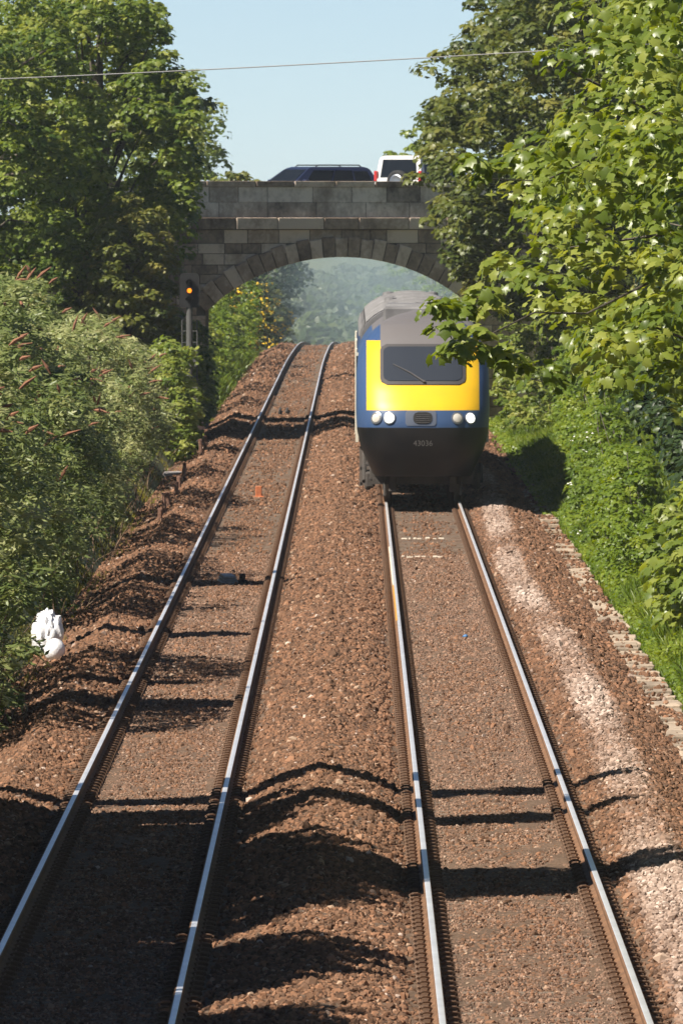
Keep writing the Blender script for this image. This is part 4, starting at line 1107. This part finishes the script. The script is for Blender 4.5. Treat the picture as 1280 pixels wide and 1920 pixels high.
for (x, y, rx, ry_, rz_, mt, lab) in [(-4.9, 700, 2.3, 8, 4.2, 'dark', 'dark rounded tree over the crest seen through the arch'), (-9.5, 640, 3.4, 10, 5.0, 'green', 'tree on the left bank past the gorse'),
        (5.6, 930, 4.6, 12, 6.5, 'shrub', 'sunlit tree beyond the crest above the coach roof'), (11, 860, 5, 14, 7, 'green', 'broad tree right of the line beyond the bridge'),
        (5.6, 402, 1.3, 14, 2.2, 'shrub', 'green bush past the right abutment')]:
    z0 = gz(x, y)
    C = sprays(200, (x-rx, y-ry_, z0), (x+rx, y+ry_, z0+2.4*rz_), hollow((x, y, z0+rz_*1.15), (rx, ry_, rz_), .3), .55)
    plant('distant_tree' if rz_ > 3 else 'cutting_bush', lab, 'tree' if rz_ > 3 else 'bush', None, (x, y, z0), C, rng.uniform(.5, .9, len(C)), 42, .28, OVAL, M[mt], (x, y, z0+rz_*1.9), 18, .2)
# trees standing behind the parapet
for (x, y, rx, rz_, z0c, mt, lab) in [(-4.3, 470, 1.25, 1.6, 5.9, 'olive', 'rounded tree top showing over the left of the parapet'), (2.2, 452, 1.3, 2.2, 6.9, 'syc', 'slender tree with loose leaves behind the white car')]:
    z0 = gz(x, y) if abs(x) > 5 else -.5
    xb = x+(-3.2 if x < 0 else 4.5)
    z0 = gz(xb, y)
    C = sprays(110, (x-rx, y-2.5, z0c-rz_), (x+rx, y+2.5, z0c+rz_), hollow((x, y, z0c), (rx, 2.5, rz_), .2), .3)
    plant('tree_behind_parapet', lab, 'tree', None, (xb, y, z0), C, rng.uniform(.2, .4, len(C)), 30, .2, LOBS, M[mt], (x, y, z0c+.5*rz_), 20, .12)
# far woods in the valley
C = []
for k in range(620):
    y = rng.uniform(1500, 5800); x = rng.uniform(-.02, .02)*y*1.3
    if math.sin(y*.004+x*.02) < -.1: continue
    h = rng.uniform(6, 13); z0 = gz(x, y)
    for j in range(14): C.append((x+rng.normal(0, 2.6), y+rng.normal(0, 3), z0+rng.uniform(.1, 1)*h))
C = np.array(C); P, N, tone = spray_leaves(C, rng.uniform(1.2, 2.4, len(C)), 14)
V, T, tn, _ = leaf_geom(P, N, rng.uniform(1.0, 1.9, len(P)), tone, QUAD)
tag(link('far_woods', np_mesh('far_woods', V, T, tn), None, M['farleaf'], 'stuff'), 'hazy blue green woods far down the valley', 'woods')

# ------------------------------------------------------------------ grass and weeds
def grass(name, label, X, Y, hgt, wid, mat, lean=.35):
    n = len(X); Z = np.where((X > -4.5) & (X < 3.74), bed_z(X, Y), ground_z(X, Y))
    a = rng.uniform(0, 2*math.pi, n); h = hgt*rng.uniform(.45, 1.3, n); ln = rng.normal(0, lean, (n, 2))*h[:, None]
    dx, dy = np.cos(a)*wid/2, np.sin(a)*wid/2
    B = np.stack([X, Y, Z-.03], -1)
    v0 = B+np.stack([dx, dy, 0*dx], -1); v1 = B-np.stack([dx, dy, 0*dx], -1)
    m0 = B+np.stack([ln[:, 0]*.4+dx*.7, ln[:, 1]*.4+dy*.7, h*.6], -1); m1 = B+np.stack([ln[:, 0]*.4-dx*.7, ln[:, 1]*.4-dy*.7, h*.6], -1)
    tp = B+np.stack([ln[:, 0], ln[:, 1], h], -1)
    V = np.stack([v0, v1, m1, m0, tp], 1).reshape(-1, 3)
    T = (np.array([(0,1,2),(0,2,3),(3,2,4)])[None]+(np.arange(n)*5)[:, None, None]).reshape(-1, 3)
    tone = np.clip(.45+.25*np.sin(X*2.1+Y*.35)+rng.normal(0, .15, n), 0, 1)
    tag(link(name, np_mesh(name, V, T, np.repeat(tone, 5)), None, mat, 'stuff'), label, 'grass')
n = 70000
Y = rng.uniform(120, 400, n); X = np.where(Y > 262, 3.78, 4.06)+np.abs(rng.normal(0, .75, n))
grass('bank_grass', 'fresh green grass along the foot of the right bank', X, Y, .10, .03, M['grass'])
n = 60000
Y = rng.uniform(130, 380, n); X = 4.3+rng.random(n)**1.5*3.5
grass('bank_grass', 'rough green herbage higher on the right bank', X, Y, .28, .04, M['grass'])
n = 9000
cl = rng.uniform(140, 330, 40); Y = rng.choice(cl, n)+rng.normal(0, 1.6, n); X = -4.55+rng.normal(0, .16, n)-.1
grass('dry_grass', 'yellowish moss and grass tufts at the edge of the left shoulder', X, Y, .11, .02, M['moss'])
n = 30000
Y = rng.uniform(120, 560, n); X = -4.95-rng.random(n)*4.5
grass('bank_grass', 'shaded green undergrowth below the buddleia on the left bank', X, Y, .3, .05, M['green'])

n = 46000
Y = rng.uniform(120, 390, n); X = np.where(Y > 262, 3.85, 4.1)+np.abs(rng.normal(0, .8, n))
P = np.stack([X, Y, ground_z(X, Y)+rng.uniform(.0, .16, n)+.12*np.clip(np.sin(X*5+Y*.9)+np.sin(Y*.37), 0, 2)*rng.random(n)], -1)
N = unit(rng.normal(0, .45, (n, 3))+np.array([-.1, -.15, .8]))
V, T, tn, _ = leaf_geom(P, N, rng.uniform(.035, .085, n), np.clip(.45+.25*np.sin(X*2.1+Y*.35)+rng.normal(0, .2, n), 0, 1), QUAD)
tag(link('bank_herbs', np_mesh('bank_herbs', V, T, tn), None, M['shrub'], 'stuff'), 'small leafy weeds growing through the grass of the right bank', 'weeds')

n = 16000
Y = rng.uniform(388, 610, n); X = -4.5-np.abs(rng.normal(0, .7, n))
grass('bank_grass', 'long grass on the left side of the cutting past the bridge', X, Y, .34, .09, M['grass'])

# ------------------------------------------------------------------ small things beside and between the rails
M['bag'] = simple('white_plastic', (.82,.82,.84), .35, bump=.5, bscale=14)
M['stake'] = simple('rusty_stake', (.20,.11,.075), .9, noise=.4, nscale=20)
def blob(name, loc, r, amp, mat, label, cat, seed, sub=3, fr=2.0):
    bm = bmesh.new(); bmesh.ops.create_icosphere(bm, subdivisions=sub, radius=1)
    rr_ = random.Random(seed); w = [(Vector((rr_.uniform(-1,1), rr_.uniform(-1,1), rr_.uniform(-1,1)))*fr*(1+k*.4), rr_.uniform(0, 6)) for k in range(9)]
    for q_ in bm.verts:
        d = sum(abs(math.sin(q_.co.dot(a)*1.6+b)) for a, b in w)/9-.6
        q_.co = q_.co*(1+amp*d*2); q_.co = Vector((q_.co.x*r[0], q_.co.y*r[1], max(q_.co.z, -.75)*r[2]))
    me = bpy.data.meshes.new(name); bm.to_mesh(me); bm.free(); smooth(me, 45)
    o = link(name, me, None, mat); o.location = loc; tag(o, label, cat); return o
def bz(x, y): return float(bed_z(np.array([x]), np.array([y]))[0])
o = blob('plastic_bag', (-4.34, 180.5, -.03), (.21,.3,.34), .36, M['bag'], 'crumpled white plastic bag snagged at the foot of a buddleia', 'bag', 8, 4, 1.9)
o = blob('plastic_drum', (-4.2, 179, -.2), (.15,.2,.17), .03, M['bag'], 'smooth round white plastic tub lying below the bag', 'tub', 5)
for k, (px, d, h) in enumerate([(-4.02,256,.20),(-4.0,261,.34),(-4.02,268,.24),(-4.0,277,.26),(-4.05,286,.24),(-4.08,295,.34),(-4.02,325,.34),(-4.0,331,.32)]):
    mb = MB(); z = bz(px+.12, d)
    px += .12; h *= 1.35
    mb.box(-.045,.045,-.02,.02,-.2,h,.006); mb.box(-.02,.02,-.045,.045,-.2,h-.02,.004)
    o = mb.build('rusty_stake', M['stake']); o.location = (px, d, z); o.rotation_euler = (random.uniform(-.06,.06), random.uniform(-.1,.1), random.uniform(0, .6))
    tag(o, 'short rusty steel stake in the row beside the empty track', 'stake', 'rusty stakes in a row')
mb = MB(); mb.box(-.07,.07,-.06,.06,-.04,.24,.015); mb.box(-.12,.12,-.1,.1,-.05,.03,.015)
o = mb.build('orange_marker', simple('orange_marker_paint', (.42,.13,.05), .8, noise=.3, nscale=12)); o.location = (-2.09, 277, -.19); tag(o, 'small orange marker block between the rails of the empty track', 'marker')
mb = MB()
for k in range(4): mb.box(-.17+.02*k,.15-.02*k,-.9,.9,-.05+.045*k,-.012+.045*k,.008)
o = mb.build('grey_plate_stack', simple('grey_weathered_plate', (.36,.35,.33), .6, noise=.4, nscale=10)); o.location = (-2.1, 212, -.18); o.rotation_euler = (0,0,.05); tag(o, 'flat grey plates stacked between the rails of the empty track', 'plates')
mb = MB(); mb.box(-.05,.05,-.1,.1,-.05,.18,.012); mb.box(-.07,.09,-.12,.12,-.05,.08,.02)
o = mb.build('black_bracket', M['sigblack']); o.location = (-1.86, 211, -.19); tag(o, 'small black bracket standing beside the grey plates', 'bracket')
M['whitemark'] = simple('white_painted_stone', (.5,.43,.34), .85, noise=.2, nscale=9)
for (d, xs_, lab) in ((241, [.92,1.02,1.12,1.2,1.36,1.48,1.62], 'row of white painted stones nearer the train between its rails'), (228, [.85,.95,1.0,1.1,1.2,1.3,1.42,1.5], 'second row of white painted stones before the yellow daubed rail')):
    root = empty('white_stone_row', (1.25, d, -.19)); tag(root, lab, 'stones', 'rows of white stones')
    for x in xs_:
        mb = MB(); w = random.uniform(.018,.06); mb.box(-w, w, -.2, .2, -.03, random.uniform(.006,.032), .012)
        o = mb.build('painted_stone', M['whitemark'], root); o.location = (x-1.25, random.uniform(-.4,.4), .0)
mb = MB(); mb.box(-.3,.3,-1.0,1.0,-.06,.06,.02)
o = mb.build('concrete_slab', simple('grey_slab', (.3,.27,.25), .9, noise=.2)); o.location = (-4.5, 312, -.40); o.rotation_euler = (0,-.05,.1); tag(o, 'grey concrete slab lying under the bushes by the stakes', 'slab')
o = blob('blue_scrap', (1.58, 184, -.165), (.04,.1,.03), .3, simple('blue_plastic', (.08,.2,.4), .5), 'scrap of blue plastic between the rails before the train', 'litter', 9, 2)
for (x, d, r_, lab) in ((-1.05, 176, .035, 'white pebble beside the rail of the empty track'), (-.93, 178, .05, 'pale flat stone lying in the gap between the tracks')):
    blob('pale_stone', (x, d, bz(x, d)+.02), (r_, r_*3, r_*.6), .3, M['whitemark'], lab, 'stone', int(d), 2)
# two small dark timbers in the four-foot
for s in (0, 1):
    mb = MB(); mb.box(-.03,.03,-4,4,-.05,.05,.01)
    o = mb.build('dark_batten', M['bogie']); o.location = (-2.35+.22*s, 398, -.13); tag(o, 'short dark batten lying between the rails under the arch', 'batten', 'pair of dark battens')

# ------------------------------------------------------------------ telephone wire across the line
M['wire'] = simple('wire', (.3,.29,.28), .6)
WY = 205.0
def wz(x): return 8.35+.055*x+.0012*x*x
pl = []
for x, lab in ((-26, 'wooden telegraph pole on the left bank'), (26, 'wooden telegraph pole on the right bank')):
    g0 = gz(x, WY); root = empty('telegraph_pole', (x, WY, g0)); tag(root, lab, 'pole')
    mb = MB(); mb.tube([(0,0,-.3),(0,0,wz(x)-g0+.35)], [.15,.1], 10); mb.build('mast', M['bark'], root, 30)
    mb = MB(); mb.box(-.05,.05,-.6,.6,wz(x)-g0-.12,wz(x)-g0-.02); mb.build('crossarm', M['bark'], root)
mb = MB(); mb.tube([(x, WY, wz(x)) for x in np.linspace(-26, 26, 60)], .010, 6)
tag(mb.build('telephone_wire', M['wire'], None, 30), 'thin overhead wire sagging across the railway against the sky', 'wire')

# ------------------------------------------------------------------ diesel exhaust drifting behind the train
bm = bmesh.new(); bmesh.ops.create_icosphere(bm, subdivisions=4, radius=1)
me = bpy.data.meshes.new('exhaust_smoke'); bm.to_mesh(me); bm.free()
es = link('exhaust_smoke', me); es.location = (1.2, 650, 2.6); es.scale = (7.5, 140, 7.5)
em, n, l = newmat('exhaust_air')
o = n.new('ShaderNodeOutputMaterial'); pv = n.new('ShaderNodeVolumePrincipled'); pv.inputs['Color'].default_value = (.5,.68,.72,1); pass
tc = n.new('ShaderNodeTexCoord'); vl = n.new('ShaderNodeVectorMath'); vl.operation = 'LENGTH'; l.new(tc.outputs['Object'], vl.inputs[0])
mr = n.new('ShaderNodeMapRange'); mr.interpolation_type = 'SMOOTHSTEP'; mr.inputs[1].default_value = 1.0; mr.inputs[2].default_value = 0.0; mr.inputs[3].default_value = 0.0; mr.inputs[4].default_value = .0052
l.new(vl.outputs['Value'], mr.inputs[0]); l.new(mr.outputs[0], pv.inputs['Density'])
l.new(pv.outputs[0], o.inputs['Volume']); me.materials.append(em)
tag(es, 'bluish exhaust haze hanging over the line beyond the arch', 'smoke', kind='stuff')

# ------------------------------------------------------------------ haze
mb = MB(); mb.box(-6300, 6300, -120, 6800, -21.5, 19)
hz = mb.build('haze', None); hm, n, l = newmat('haze_air')
o = n.new('ShaderNodeOutputMaterial'); pv = n.new('ShaderNodeVolumePrincipled'); pv.inputs['Color'].default_value = (.82,.90,.96,1); pv.inputs['Density'].default_value = .00008; pv.inputs['Anisotropy'].default_value = 0.0
l.new(pv.outputs[0], o.inputs['Volume']); hz.data.materials.clear(); hz.data.materials.append(hm)
tag(hz, 'thin blue haze hanging along the cutting and valley', 'haze', kind='stuff')
